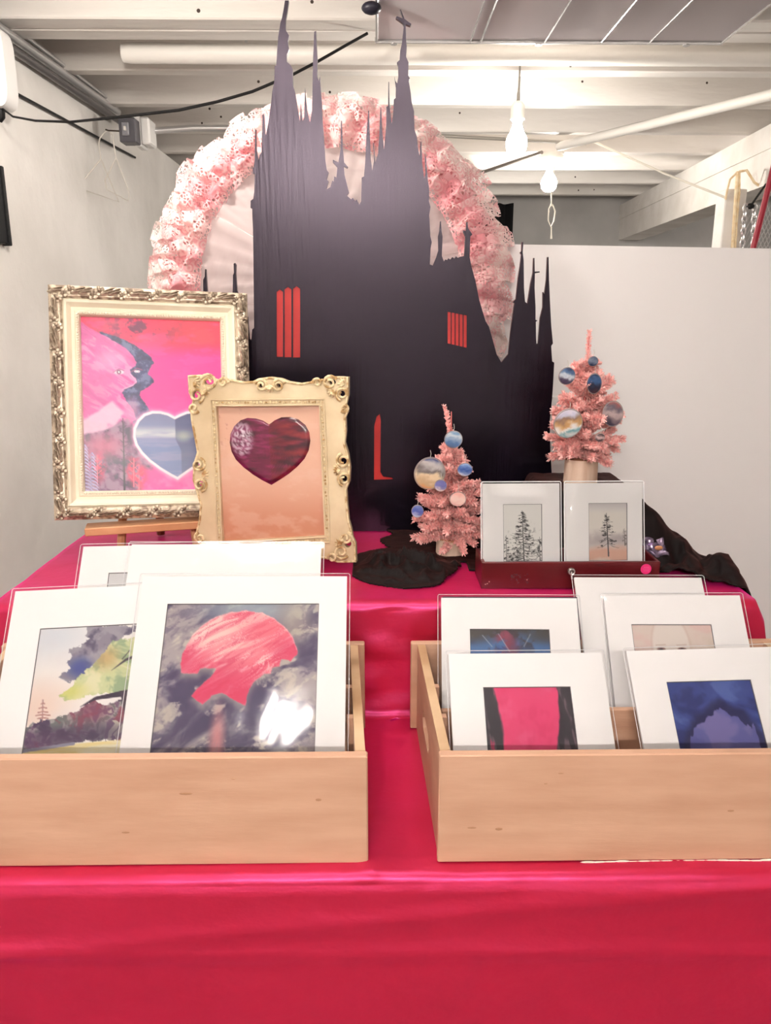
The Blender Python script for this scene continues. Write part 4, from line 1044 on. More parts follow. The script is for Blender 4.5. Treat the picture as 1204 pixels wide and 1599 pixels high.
# ================================================================== rococo frame with the raised heart
p2 = Plane((-0.1807, 1.3434, 1.2846), math.radians(2.4), math.radians(-8.8), math.radians(1.5))
H2 = .325
M_IVORY = mat('aged_ivory', (226, 208, 174), .45, noise=14, rgb2=(204, 182, 146), bump=(60, .15, .003))
M_IVD = mat('aged_ivory_dark', (176, 140, 92), .42, noise=90, rgb2=(234, 216, 176), ramp=(.4, .56))
s2 = empty('framed_heart', p2.matrix() @ T(0, 0, -H2), 'ivory rococo frame with pierced scroll corners around a dark red heart', 'framed picture')
O, K = (280, 570), 4.152
def Z2(pts):
    r = []
    for x, y in pts:
        u, v = p2.loc(O[0] + x / K, O[1] + y / K); r.append((u, H2 - v))
    return r
outl = Z2([(70, 65), (130, 62), (185, 66), (240, 88), (285, 102), (315, 88), (350, 92), (420, 106), (490, 102), (530, 84), (600, 75), (670, 84), (720, 104), (800, 116), (870, 104), (900, 90), (960, 88), (1000, 72), (1060, 72), (1105, 76), (1104, 190), (1090, 255), (1100, 300), (1084, 335), (1088, 420), (1080, 500), (1102, 570), (1115, 660), (1110, 750), (1090, 800), (1096, 900), (1106, 1000), (1122, 1055), (1130, 1110), (1150, 1150), (1155, 1270), (1080, 1272), (1040, 1272), (990, 1252), (930, 1245), (860, 1262), (760, 1262), (700, 1275), (640, 1292), (570, 1285), (500, 1275), (400, 1292), (320, 1300), (270, 1308), (200, 1325), (130, 1330), (128, 1230), (150, 1150), (122, 1080), (142, 1000), (150, 900), (126, 820), (102, 740), (106, 640), (130, 560), (112, 460), (92, 360), (86, 280), (102, 222), (76, 170)])
win = Z2([(255, 268), (915, 262), (950, 1100), (295, 1138)])
def ellp(c, rx, ry, n=12):
    return Z2([(c[0] + rx * math.cos(2 * PI * i / n), c[1] + ry * math.sin(2 * PI * i / n)) for i in range(n)])
holes = [((205, 105), 34, 22), ((125, 195), 28, 25), ((538, 128), 16, 17), ((658, 128), 16, 17), ((1000, 110), 22, 18), ((1062, 186), 20, 22), ((1070, 615), 22, 28), ((1075, 728), 20, 26), ((138, 640), 18, 20), ((150, 768), 20, 22), ((1100, 1150), 22, 24)]
mb = MB(); mb.prism(outl, -.010, .002, [win] + [ellp(*h) for h in holes]).build('frame_body', M_IVORY, s2)
# raised lip along the outline
mb = MB(); n = len(outl); cxm = sum(p[0] for p in outl) / n; czm = sum(p[1] for p in outl) / n
mb.tube([(p[0] + (cxm - p[0]) * .012, -.0105, p[1] + (czm - p[1]) * .012) for p in outl], .0021, 7, closed=True).build('outer_lip', M_IVD, s2, True)
cw = sum(p[0] for p in win) / 4, sum(p[1] for p in win) / 4
def ring(f): return [(cw[0] + (p[0] - cw[0]) * f, -.011, cw[1] + (p[1] - cw[1]) * f) for p in win]
def dens(pts, k=18):
    o = []
    for i in range(len(pts)):
        a, b = Vector(pts[i]), Vector(pts[(i + 1) % len(pts)])
        o += [a.lerp(b, t / k) for t in range(k)]
    return o
MB().tube(dens(ring(1.10), 6), .0018, 6, closed=True).build('inner_moulding', M_IVORY, s2, True)
MB().tube(dens(ring(1.015), 6), .002, 6, closed=True).build('sight_edge', M_IVORY, s2, True)
mb = MB()
for i, p in enumerate(dens(ring(1.058), 34)):
    a = i * 2.1
    mb.sphere(p + Vector((.0007 * math.sin(a), -.0002, .0007 * math.cos(a))), .0022, 6, 4, (1.25 if i % 2 else .8, .8, .8 if i % 2 else 1.25))
tag(mb.build('bead_course', M_IVD, s2, True), kind='stuff')
def scroll(cx, cy, r, turns, a0, sg, th=.0028):
    pts = []; n = int(14 * turns)
    for i in range(n + 1):
        t = i / n; a = a0 + sg * 2 * PI * turns * t; rr = r * (1 - .72 * t)
        (u, z), = Z2([(cx + rr * math.cos(a), cy + rr * math.sin(a))]); pts.append((u, -.0115 - .003 * t, z))
    return MB().tube(pts, [th * (1 - .35 * i / n) for i in range(n + 1)], 7).build('scroll', M_IVD, s2, True)
for (cx, cy, r, tn, a0, sg) in ((205, 112, 56, 1.4, -2.6, 1), (128, 195, 50, 1.4, 1.2, -1), (300, 112, 34, 1.1, 0, -1), (112, 275, 36, 1.1, 0.6, 1),
                                (545, 130, 42, 1.5, 3.4, 1), (655, 130, 42, 1.5, -.3, -1), (985, 112, 46, 1.4, -.4, -1), (1065, 185, 44, 1.4, 1.8, 1), (905, 112, 30, 1.1, 3.0, 1), (1080, 275, 30, 1.1, 2.4, -1),
                                (1072, 612, 46, 1.5, -1.8, -1), (1078, 732, 44, 1.5, 1.8, 1), (140, 640, 44, 1.5, -1.4, 1), (152, 770, 44, 1.5, 1.4, -1),
                                (1085, 1110, 40, 1.3, -1.2, 1), (1060, 1200, 48, 1.4, .6, 1), (1000, 1240, 30, 1.1, 3, 1), (150, 1110, 36, 1.3, -1.9, -1), (160, 1230, 44, 1.4, 2, -1), (600, 1265, 44, 1.4, 1, 1)):
    scroll(cx, cy, r, tn, a0, sg)
def acanthus(cx, cy, ang, ln=46, k=5):
    mb = MB()
    for i in range(k):
        a = ang + (i - (k - 1) / 2) * .5
        (u0, z0), (u1, z1) = Z2([(cx, cy), (cx + ln * math.cos(a), cy + ln * math.sin(a))])
        m_ = Vector(((u0 + u1) / 2, -.015, (z0 + z1) / 2)); mb.tube([(u0, -.012, z0), m_, (u1, -.0115, z1)], [.0016, .0026, .0006], 6)
    return mb.build('acanthus_leaf', M_IVD, s2, True)
for c in ((170, 165, .8), (1010, 165, 2.3), (600, 130, 1.57), (1050, 670, 3.14), (165, 705, 0), (1060, 1150, 3.9), (170, 1170, -.8), (600, 1262, -1.57), (1080, 120, 3.6), (110, 110, .2)): acanthus(*c)
# peach ground
us = [p[0] for p in win]; zs = [p[1] for p in win]
A = Art(p2, min(us) - .006, max(us) + .006, H2 - max(zs) - .006, H2 - min(zs) + .006, 120, 150, (238, 190, 166))
vv = (A.V - A.b[2]) / (A.b[3] - A.b[2]); A.mix(sst(.45, 1.0, vv) * .85, (214, 142, 112)); g = A.fbm(30, 3, 1, 2); A.mix(sst(.5, .7, g) * .35, (244, 206, 186)); A.mix(sst(.66, .74, A.fbm(160, 13)) * sst(.5, .1, vv) * sst(.4, .0, (A.U - A.b[0]) / (A.b[1] - A.b[0])) * .6, (190, 130, 120))
A.build('painted_ground', M_CANVAS, s2, H2, -.002)
MB().box(-.12, .12, .0022, .006, .02, H2 - .02).build('backing', mat('brown_board', (120, 90, 64), .8), s2)
MB().bbox(-.02, .02, .006, .010, .003, .2, .001).build('strut', mat('brown_board', (120, 90, 64), .8), s2)
# raised glossy heart
hp = [(585, 385), (545, 360), (500, 346), (445, 342), (400, 358), (360, 395), (336, 445), (330, 500), (342, 560), (370, 612), (420, 662), (480, 708), (540, 745), (600, 776), (655, 742), (715, 702), (770, 655), (815, 605), (842, 550), (852, 490), (845, 435), (820, 388), (775, 352), (720, 336), (665, 338), (620, 358)]
hz = Z2(hp); A = Art(p2, -.1, .1, .05, .2, 4, 4, (0, 0, 0))
hc = (sum(p[0] for p in hz) / len(hz), sum(p[1] for p in hz) / len(hz))
mb = MB(); rings = 26; nh = len(hz) * 4
dense = []
for i in range(len(hz)):
    a, b = hz[i], hz[(i + 1) % len(hz)]
    for t in range(4): dense.append((a[0] + (b[0] - a[0]) * t / 4, a[1] + (b[1] - a[1]) * t / 4))
(blx, blz), = Z2([(410, 480)])
cols = []
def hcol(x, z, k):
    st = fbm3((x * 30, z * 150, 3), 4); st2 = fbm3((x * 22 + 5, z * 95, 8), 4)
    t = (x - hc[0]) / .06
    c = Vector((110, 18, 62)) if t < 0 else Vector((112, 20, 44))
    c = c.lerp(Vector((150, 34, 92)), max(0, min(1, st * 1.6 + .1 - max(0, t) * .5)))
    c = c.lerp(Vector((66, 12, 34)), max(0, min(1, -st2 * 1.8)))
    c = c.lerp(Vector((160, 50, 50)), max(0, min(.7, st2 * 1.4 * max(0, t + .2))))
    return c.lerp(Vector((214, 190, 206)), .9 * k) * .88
for j in range(rings + 1):
    f = 1 - j / rings
    for (x, z) in dense:
        px_, pz_ = hc[0] + (x - hc[0]) * f, hc[1] + (z - hc[1]) * f
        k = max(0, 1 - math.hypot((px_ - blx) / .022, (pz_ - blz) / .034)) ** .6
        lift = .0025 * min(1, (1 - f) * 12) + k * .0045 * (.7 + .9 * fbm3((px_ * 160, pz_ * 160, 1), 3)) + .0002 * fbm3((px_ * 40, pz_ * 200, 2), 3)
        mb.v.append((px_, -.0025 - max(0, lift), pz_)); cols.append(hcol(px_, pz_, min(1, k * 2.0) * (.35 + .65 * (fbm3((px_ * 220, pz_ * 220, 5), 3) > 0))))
for j in range(rings):
    for i in range(nh):
        i2 = (i + 1) % nh; mb.f.append((j * nh + i, j * nh + i2, (j + 1) * nh + i2, (j + 1) * nh + i))
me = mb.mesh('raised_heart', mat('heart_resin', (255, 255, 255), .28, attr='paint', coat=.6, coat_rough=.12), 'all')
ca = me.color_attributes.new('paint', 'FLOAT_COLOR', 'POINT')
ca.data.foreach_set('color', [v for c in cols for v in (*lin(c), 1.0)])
tag(obj('raised_heart', me, s2), 'glossy dark red raised heart with a silvery crust')

# ================================================================== black cathedral cut-out
pc = Plane((0, 1.555, TIER_Z + .004), math.radians(-1.0))
def cz(x, y):
    u, v = pc.loc(x, y); return (u, -v)
CATH = [(318, 846), (318, 456), (318, 437), (320.5, 432), (321, 420.5), (322.4, 420.5), (323, 432), (324.7, 456), (326, 530), (350, 536), (362, 500), (363.8, 458), (364.5, 430), (366, 426), (365.5, 412), (367.5, 410.6), (369.5, 413.6), (369, 427), (370.8, 453), (372.5, 458), (375, 545), (386, 548), (387.5, 494.6), (389, 515), (390.5, 529), (393, 531), (394.4, 514.5), (397.4, 512), (395.7, 360),
 (394.8, 340), (394.5, 326.8), (391.8, 325), (392, 314), (396, 311), (397.6, 300), (398.4, 272.3), (395.3, 271.5), (395.3, 260.5), (396.8, 263.6), (398.4, 249.4), (398.9, 203), (400.5, 203), (401, 233.6), (404.4, 251.8), (406, 243), (409, 238.4), (409.5, 216.3), (410.5, 180), (412, 178), (413.3, 181.7), (414.5, 208.7), (416, 211), (419.3, 193.7), (423.5, 163.7), (425.8, 144), (428.8, 129), (429.5, 104), (431.8, 103.6), (434.8, 60), (438.3, 37.5), (440.8, 29.3), (442.8, 19.5), (445.5, 2.3), (451.3, 2.3), (449, 19.5), (446.8, 31.5), (446.4, 48), (452, 57), (449.8, 66), (451.8, 78), (447.8, 88.6), (448.2, 97.6), (453.6, 102), (457.3, 108), (458, 135), (461, 144), (464, 162), (468.6, 191.4), (470, 163), (472.8, 190), (475.3, 184.7), (476.4, 137.4), (479.8, 172.7), (484.4, 192), (487.4, 174), (488.4, 132), (489.3, 90), (490.4, 66), (491, 51), (493.8, 49.5), (494.4, 64.6), (496, 93), (495.6, 120), (497.9, 127.6), (500, 120), (500.9, 138), (503, 162), (504.3, 193.7), (506, 213), (507.6, 238.7),
 (507.8, 247.9), (510.4, 266), (513.6, 270), (510.4, 281), (513.6, 284), (509.7, 296.8), (516, 292.8), (519, 282.6), (521, 284), (522.3, 276.3), (525.4, 277.8), (527, 262), (519.9, 254), (520.2, 250.2), (528.6, 254.2), (532, 233.7), (532.5, 189.5), (534, 189.5), (535.7, 232), (537.3, 254.2), (543.6, 261.3), (542.3, 263.3), (537, 260.5), (538, 273), (542, 288.9), (545.2, 301.5), (542, 306), (548.4, 311.7), (551, 309.5), (554.8, 314.4), (557, 312), (561.2, 320), (564, 314.4), (564.9, 277.9), (568.5, 276), (570.3, 254), (572.2, 210.3), (574.9, 173.8), (576.4, 173.8), (577.7, 210), (579, 248.7), (581.3, 267), (584, 252), (582.6, 223), (584, 225), (586.2, 254), (590.4, 239.5), (592.3, 210), (594, 168.3), (595.2, 168.3), (596.8, 203), (599.6, 234), (603.2, 195.7), (603.2, 167.6), (606, 166.4), (606.5, 128.9), (607.5, 128.9), (608.5, 166.4), (610, 180), (611.5, 194), (613.8, 180), (615, 156.4), (617.8, 153.9), (618.2, 137.6), (616, 120), (617.3, 127.6), (620, 131.4), (622, 120), (621.6, 103.8), (619.8, 98.8), (623.8, 95), (625, 80), (627.6, 67.6), (630.4, 41.3), (628.6, 37.4), (617.8, 29.5), (619.4, 26.6), (629, 30.4), (624.4, 16.3), (625.7, 16.3), (631.5, 31), (642, 38.8), (640.7, 42), (633.4, 39.5), (633.8, 62.6), (635, 73.8), (634, 90), (637.8, 98.8), (637.3, 118.9), (639.8, 123.2), (638.2, 127.6), (641.3, 146.4), (642.6, 160), (646.3, 175), (647, 199),
 (647.1, 203), (650.7, 214), (652.6, 232), (655.3, 245), (656.6, 220.3), (658, 223), (659.3, 257.8), (662.4, 279.7), (664.4, 268.8), (663.2, 239.5), (665.4, 248.7), (667.6, 278), (670, 296), (669.6, 314.4), (672, 323.6), (670, 336.4), (671.8, 369), (674, 378.4), (672.3, 387.5), (671, 413), (675.6, 415), (681, 402), (684.3, 391.3), (683.8, 369.7), (685.8, 361), (687, 346), (688.4, 346), (689.2, 361), (690.8, 369.7), (689.7, 400), (693, 408.6), (695, 405.3), (698, 406.5), (700, 403.5), (703, 405.5), (705.9, 401.6), (709, 404), (711.7, 400.3), (714.5, 403), (717.8, 401), (724.2, 400), (725.3, 391), (726.4, 369.7), (723.2, 363), (723.2, 360), (727.3, 361), (728, 347), (729.6, 347), (730.7, 356.7), (737.2, 366.4), (734, 369.7), (732.9, 402), (736, 417), (741.5, 436.6), (748, 469), (757.7, 501.4), (763, 510), (767.4, 525), (775, 553), (782.5, 566), (793.3, 553), (796.6, 520.9), (801, 486.3), (803, 473.3), (800.3, 472.3), (805.2, 466.9), (808.5, 434.5), (811.7, 415), (813.7, 397.8), (811.7, 394.5), (813.8, 392.4), (814.5, 378.3), (816.7, 378.3), (815.6, 394.5), (817, 406.4), (817.5, 449.6), (819.3, 471.2), (823.2, 474.4), (828, 443), (831.8, 425.8), (832.7, 403), (833.9, 403), (834.2, 424.2), (842, 423.9), (842, 425.6), (834.6, 427), (834, 449.6), (835.5, 479.8), (835.5, 499.3), (838.7, 500.3), (836, 502.5), (836.3, 527.3), (837, 537), (839.8, 536), (843, 497), (847.1, 479.8), (847.3, 456), (849.5, 460.4), (852.7, 436.6), (854.3, 401.6), (855.8, 401.6), (856.4, 434.5), (858, 471), (859.9, 507.9), (862.5, 536), (859.9, 540.3), (861.4, 564), (864.6, 566), (862.9, 598.6), (861.5, 620), (857.6, 658.7), (858.5, 700), (862, 760), (862, 846)]
zb = cz(600, 846)[1]
out = []
for (x, y) in CATH:
    u, z = cz(x, y); out.append((u, max(z, 0.0)))
lanc = []
for (x0, x1, yt, yb_) in ((432.5, 442.5, 456, 557), (444.8, 455.5, 452, 557.5), (458, 469, 451, 558)):
    lanc.append([cz(x0, yb_), cz(x1, yb_), cz(x1, yt), cz((x0 + x1) / 2, yt - 4), cz(x0, yt)])
for i in range(5):
    x0 = 698.6 + i * 6.2; dy = i * 1.2
    lanc.append([cz(x0, 536 + dy * 1.2), cz(x0 + 4.9, 537 + dy * 1.2), cz(x0 + 4.9, 487.5 + dy), cz(x0, 486.8 + dy)])
door = [cz(584, 748.5), cz(614, 747.5), cz(612, 745), cz(598, 743), cz(594, 736), cz(594.5, 655), cz(593, 646), cz(588, 650), cz(584.5, 664)]
cat = empty('cathedral_cutout', pc.matrix(), 'tall black gothic cathedral silhouette board with spires and red windows', 'cutout')
M_CBLK = mat('black_satin_paint', (8, 4, 11), .26, spec=.42, spec_tint=(240, 222, 244), noise=4, rgb2=(14, 7, 19), stretch=(8, 1, .5), bump=(18, .1, .004))
MB().prism(out, -.005, .004, lanc + [door]).build('silhouette', M_CBLK, cat)
M_RED = mat('red_film', (186, 38, 36), .5, noise=6, rgb2=(166, 30, 30), stretch=(1, 1, 2))
def bk(ls):
    xs_ = [p[0] for l in ls for p in l]; zs_ = [p[1] for l in ls for p in l]
    return min(xs_) - .006, max(xs_) + .006, min(zs_) - .006, max(zs_) + .006
for nm, ls in (('window_film', lanc[:3]), ('window_film', lanc[3:]), ('door_film', [door])):
    a, b, c, d = bk(ls); MB().box(a, b, -.0028, -.0018, c, d).build(nm, M_RED, cat)
MB().bbox(-.02, .02, .004, .03, 0.0, .55, .001).build('back_strut', mat('brown_board', (120, 90, 64)), cat)

# ================================================================== lace parasol behind it
pp = at(515, 440, Y=1.70); RP = .411
pm = empty('lace_parasol', T(*pp) @ Matrix.Rotation(math.radians(-6), 4, 'X'), 'open pink lace parasol with ruffled edge behind the black cathedral', 'parasol')

def lace_mat(name, c1, c2, scale, hole, thr):
    m = bpy.data.materials.new(name); m.use_nodes = True; nt = m.node_tree; N = nt.nodes; b = N['Principled BSDF']
    b.inputs['Roughness'].default_value = .8; b.inputs['Specular IOR Level'].default_value = .15
    b.inputs['Sheen Weight'].default_value = .2
    uv = N.new('ShaderNodeTexCoord')
    vo = N.new('ShaderNodeTexVoronoi'); vo.feature = 'DISTANCE_TO_EDGE'; vo.inputs['Scale'].default_value = scale
    no = N.new('ShaderNodeTexNoise'); no.inputs['Scale'].default_value = scale * .12; no.inputs['Detail'].default_value = 4
    nt.links.new(uv.outputs['Object'], vo.inputs['Vector']); nt.links.new(uv.outputs['Object'], no.inputs['Vector'])
    r = N.new('ShaderNodeValToRGB'); r.color_ramp.elements[0].color = L4(c1); r.color_ramp.elements[1].color = L4(c2); r.color_ramp.elements[0].position = .4; r.color_ramp.elements[1].position = .6
    v2 = N.new('ShaderNodeTexVoronoi'); v2.inputs['Scale'].default_value = scale * .45; nt.links.new(uv.outputs['Object'], v2.inputs['Vector'])
    sn = N.new('ShaderNodeMath'); sn.operation = 'SINE'; m1 = N.new('ShaderNodeMath'); m1.operation = 'MULTIPLY'; m1.inputs[1].default_value = 16.0
    nt.links.new(v2.outputs['Distance'], m1.inputs[0]); nt.links.new(m1.outputs[0], sn.inputs[0])
    m2 = N.new('ShaderNodeMath'); m2.operation = 'MULTIPLY_ADD'; m2.inputs[1].default_value = .09; nt.links.new(sn.outputs[0], m2.inputs[0]); nt.links.new(no.outputs['Fac'], m2.inputs[2])
    nt.links.new(m2.outputs[0], r.inputs['Fac']); nt.links.new(r.outputs['Color'], b.inputs['Base Color'])
    g = N.new('ShaderNodeMath'); g.operation = 'GREATER_THAN'; g.inputs[1].default_value = hole
    nt.links.new(vo.outputs['Distance'], g.inputs[0])
    n2 = N.new('ShaderNodeTexNoise'); n2.inputs['Scale'].default_value = scale * .3; n2.inputs['Detail'].default_value = 2
    nt.links.new(uv.outputs['Object'], n2.inputs['Vector'])
    g2 = N.new('ShaderNodeMath'); g2.operation = 'GREATER_THAN'; g2.inputs[1].default_value = thr
    nt.links.new(n2.outputs['Fac'], g2.inputs[0])
    mu = N.new('ShaderNodeMath'); mu.operation = 'MULTIPLY'; nt.links.new(g.outputs[0], mu.inputs[0]); nt.links.new(g2.outputs[0], mu.inputs[1])
    tr = N.new('ShaderNodeBsdfTransparent'); tl = N.new('ShaderNodeBsdfTranslucent'); nt.links.new(r.outputs['Color'], tl.inputs[0])
    ms = N.new('ShaderNodeMixShader'); ms.inputs[0].default_value = .25
    nt.links.new(b.outputs[0], ms.inputs[1]); nt.links.new(tl.outputs[0], ms.inputs[2])
    mx = N.new('ShaderNodeMixShader'); nt.links.new(mu.outputs[0], mx.inputs[0]); nt.links.new(ms.outputs[0], mx.inputs[1]); nt.links.new(tr.outputs[0], mx.inputs[2])
    nt.links.new(mx.outputs[0], N['Material Output'].inputs[0])
    return m
M_LACE = lace_mat('pink_lace', (250, 212, 210), (238, 164, 171), 120, .15, .47)
M_LACE2 = lace_mat('pale_pink_lace', (253, 234, 229), (243, 188, 191), 125, .15, .47)
def sheer():
    m = bpy.data.materials.new('sheer_fabric'); m.use_nodes = True; nt = m.node_tree; N = nt.nodes; b = N['Principled BSDF']
    b.inputs['Base Color'].default_value = L4((226, 206, 206)); b.inputs['Roughness'].default_value = .5; b.inputs['Sheen Weight'].default_value = .3
    tr = N.new('ShaderNodeBsdfTransparent'); tl = N.new('ShaderNodeBsdfTranslucent'); tl.inputs[0].default_value = L4((222, 200, 200))
    ms = N.new('ShaderNodeMixShader'); ms.inputs[0].default_value = .4; nt.links.new(b.outputs[0], ms.inputs[1]); nt.links.new(tl.outputs[0], ms.inputs[2])
    mx = N.new('ShaderNodeMixShader'); mx.inputs[0].default_value = .3
    nt.links.new(ms.outputs[0], mx.inputs[1]); nt.links.new(tr.outputs[0], mx.inputs[2]); nt.links.new(mx.outputs[0], N['Material Output'].inputs[0])
    return m
M_SHEER = sheer()
RI = RP * .74
def dome(r): return .10 * (r / RP) ** 2          # away from the viewer with radius
NP = 8
for k in range(NP):
    a0 = 2 * PI * k / NP + .25
    def fn(u, v, a0=a0):
        a = a0 + u * 2 * PI / NP; r = .012 + (RI * 1.06 - .012) * v
        sag = .014 * math.sin(PI * u) * v + .0022 * math.sin(v * 60 + 3 * math.sin(u * 9 + k)) * math.sin(PI * u) + .006 * math.sin(u * 30 + v * 3) * v
        return (r * math.cos(a), dome(r) + sag, r * math.sin(a))
    cp = MB().grid(fn, 16, 40).build('canopy_panel', M_SHEER, pm, 'all', fix=False)
M_RIB = mat('white_rib', (236, 228, 224), .4)
for k in range(NP):
    a = 2 * PI * k / NP + .25
    MB().tube([(r * math.cos(a), dome(r) + .004, r * math.sin(a)) for r in (.01, .1, .2, RI * 1.1, RP * .96)], .0022, 6).build('rib', M_RIB, pm, True)
def ruffle(r0, r1, folds, amp, ph, ydisp, name, m, seed):
    def fn(u, v):
        a = 2 * PI * u
        ft = folds * u * 2 * PI + 1.6 * mnoise.noise(Vector((math.cos(a) * 2 + seed, math.sin(a) * 2, ph)))
        sc = abs(math.sin(ft * .5))
        big = mnoise.noise(Vector((math.cos(a) * 3.1 + seed, math.sin(a) * 3.1, seed)))
        rr = r0 + (r1 - r0) * v + v * (.034 * (sc - .7) + .014 * big) + .006 * math.sin(v * 10 + ft * .5) * v
        n3 = fbm3((math.cos(a) * 9 + seed, math.sin(a) * 9, v * 3), 3)
        y = dome(rr) - ydisp * math.sin(PI * min(1, v * 1.05)) - amp * math.cos(ft) * (.25 + .75 * v) * (1 + .4 * big) + .009 * n3
        aa = a + .018 * math.sin(ft * 2 + 1.3) * v
        return (rr * math.cos(aa), y, rr * math.sin(aa))
    return MB().grid(fn, 900, 18, close_u=True).build(name, m, pm, 'all', fix=False)
ruffle(RI * .97, RP * 1.0, 34, .022, 0.0, .024, 'ruffle', M_LACE2, 1.0)
ruffle(RI * 1.06, RP * .985, 31, .024, 1.0, .034, 'ruffle', M_LACE2, 13.0)
ruffle(RI * .99, RP * .93, 30, .022, 2.0, .038, 'ruffle', M_LACE, 5.0)
ruffle(RI * .93, RI * 1.13, 34, .013, 4.0, .030, 'ruffle_heading', M_LACE, 9.0)
MB().tube([(0, -.02, 0), (0, .14, 0)], .005, 10).build('shaft', M_RIB, pm, True)
MB().lathe([(.004, -.03), (.012, -.012), (.016, 0)], 14, Matrix.Rotation(-PI / 2, 4, 'X')).build('ferrule', M_RIB, pm, True)

# ================================================================== black velvet, its block, dark red box
bk_top = at(905, 755, Y=1.40).z - .004
blk = empty('display_block', T(.39, 1.42, TIER_Z + .003), 'low block under the black velvet, below the right pink tree', 'block')
MB().bbox(-.075, .075, -.075, .075, 0, bk_top - TIER_Z - .006, .003).build('body', M_GREY, blk)
M_VELVET = mat('black_velvet', (15, 7, 8), .75, spec=.25, sheen=.16, sheen_tint=(170, 70, 60))
VX0, VX1, VY0, VY1 = -0.04, 0.665, 1.165, 1.565
bl_x = at(704, 864, Y=1.385).x
def velvet(x, y):
    """height of the cloth over the shelf"""
    base = TIER_Z + .006
    hb = bk_top - TIER_Z - .002
    # distance from block footprint
    dx = max(.39 - .08 - x, x - (.39 + .08), 0.0); dy = max(1.34 - y, y - 1.50, 0.0)
    d = math.hypot(dx, dy * 1.3)
    fall = .11 if x > .39 else .05
    t = max(0.0, 1 - d / fall)
    h = hb * (t if x > .39 else t * t * (3 - 2 * t))
    n1 = fbm3((x * 11, y * 11, 3.3), 4); n2 = abs(fbm3((x * 22 + 3, y * 17, 8.1), 3))
    lump = .0
    cx_, cy2 = .06, 1.295
    e = math.hypot((x - cx_) / .095, (y - cy2) / .085)
    rg_ = 1 - abs(math.sin(x * 46 + y * 30 + 5 * n1)); lump = (.010 + .016 * rg_ ** 1.5) * max(0, 1 - e ** 3) * (1.0 + .6 * n1) if e < 1 else 0
    if e < 1 and abs(x - bl_x) < .045 and y > 1.33: lump *= .3
    e2 = math.hypot((x - .555) / .09, (y - 1.27) / .10)
    rg2 = .5 + .5 * math.sin(x * 62 - y * 30 + 4 * n1); lump2 = (.012 + .020 * rg2) * max(0, 1 - e2 ** 2) * (1 + .6 * n1) if e2 < 1 else 0
    f = .004 + .006 * n2 * (0.3 + min(1, (lump + lump2) * 60)) + .004 * n1
    return base + max(h, 0) + lump + lump2 + max(0.0, f) - .003
mb = MB(); nx, ny = 240, 140; keep = {}
def inside(x, y):
    wob = .014 * fbm3((x * 9, y * 9, 2), 3)
    if x < .165:                                   # bunch at the left
        return math.hypot((x - .055) / .10, (y - 1.315) / .115) < 1 + wob * 8 or (x > .02 + .06 * fbm3((y * 9, 1, 2), 2) and y > 1.33)
    if x < .478: return y > 1.284              # behind and under the red box
    lim = 1.262 - .085 * min(1, max(0, (x - .478) / .12)) + wob
    return y > lim
for j in range(ny + 1):
    for i in range(nx + 1):
        x = VX0 + (VX1 - VX0) * i / nx; y = VY0 + (VY1 - VY0) * j / ny
        if x <= TX1 - .004: z = velvet(x, y); xx = x
        else:
            over = x - (TX1 - .004); z = velvet(TX1 - .004, y) - over * .96; xx = TX1 + .004 + .012 * min(1, over * 50) + .02 * over + .004 * fbm3((x * 20, y * 20, 1), 3)
        mb.v.append((xx, y, z))
for j in range(ny):
    for i in range(nx):
        xc = VX0 + (VX1 - VX0) * (i + .5) / nx; yc = VY0 + (VY1 - VY0) * (j + .5) / ny
        if inside(xc, yc): a = j * (nx + 1) + i; mb.f.append((a, a + 1, a + nx + 2, a + nx + 1))
ve = mb.build('velvet_cloth', M_VELVET, None, 'all', fix=False)
so = ve.modifiers.new('thickness', 'SOLIDIFY'); so.thickness = .003; so.offset = -1
tag(ve, 'crumpled black velvet cloth under the pink trees, draped over the right edge', 'velvet cloth')

# dark red wooden box the cards stand in
RB0, RB1 = at(752, 900, Y=1.195).x, at(1026, 900, Y=1.205).x
zt = at(752, 878.5, Y=1.195).z
rb = empty('red_box', T(RB0, 1.195, TIER_Z + .0035), 'low dark red wooden box with a metal latch, holding the two tree cards', 'wooden box')
wv, hv = RB1 - RB0, zt - TIER_Z - .0035
M_DRED = mat('dark_red_lacquer', (98, 22, 26), .32, spec=.5, noise=8, rgb2=(84, 16, 22), coat=.2)
fp = MB().bbox(0, wv, 0, .006, 0, hv, .001).build('front_panel', M_DRED, rb)
MB().bbox(0, wv, .075, .081, 0, hv, .001).build('back_panel', M_DRED, rb)
for x in (0, wv - .006): MB().bbox(x, x + .006, .006, .075, 0, hv, .001).build('end_panel', M_DRED, rb)
MB().box(.006, wv - .006, .006, .075, 0, .004).build('bottom', M_DRED, rb)
kx = at(892, 892, Y=1.195); la = Vector((kx.x - RB0, 0, kx.z - TIER_Z - .0035))
lt = MB().lathe([(.0065, 0), (.0065, .002), (.004, .003)], 14, T(la.x, 0, la.z) @ Matrix.Rotation(PI / 2, 4, 'X')).build('latch_plate', mat('old_brass', (112, 100, 92), .35, metal=.7), rb, True)
MB().tube([(la.x + .0045 * math.cos(a), -.0045, la.z + .0045 * math.sin(a)) for a in [2 * PI * i / 14 for i in range(14)]], .0013, 6, closed=True).build('latch_ring', M_STEEL, lt, True)
MB().tube([(la.x, -.002, la.z), (la.x + .001, -.004, la.z - .012)], .0018, 6).build('latch_tongue', M_STEEL, lt, True)
st = at(1007, 887, Y=1.2); c = Vector((st.x - RB0, 0, st.z - TIER_Z - .0035))
sk = MB().lathe([(.0088, 0), (.0088, .0006)], 24, T(c.x, -.0002, c.z) @ Matrix.Rotation(PI / 2, 4, 'X')).build('round_sticker', mat('pink_sticker', (240, 52, 128), .4), rb)
tag(sk, 'small round hot pink price sticker')
mb = MB()
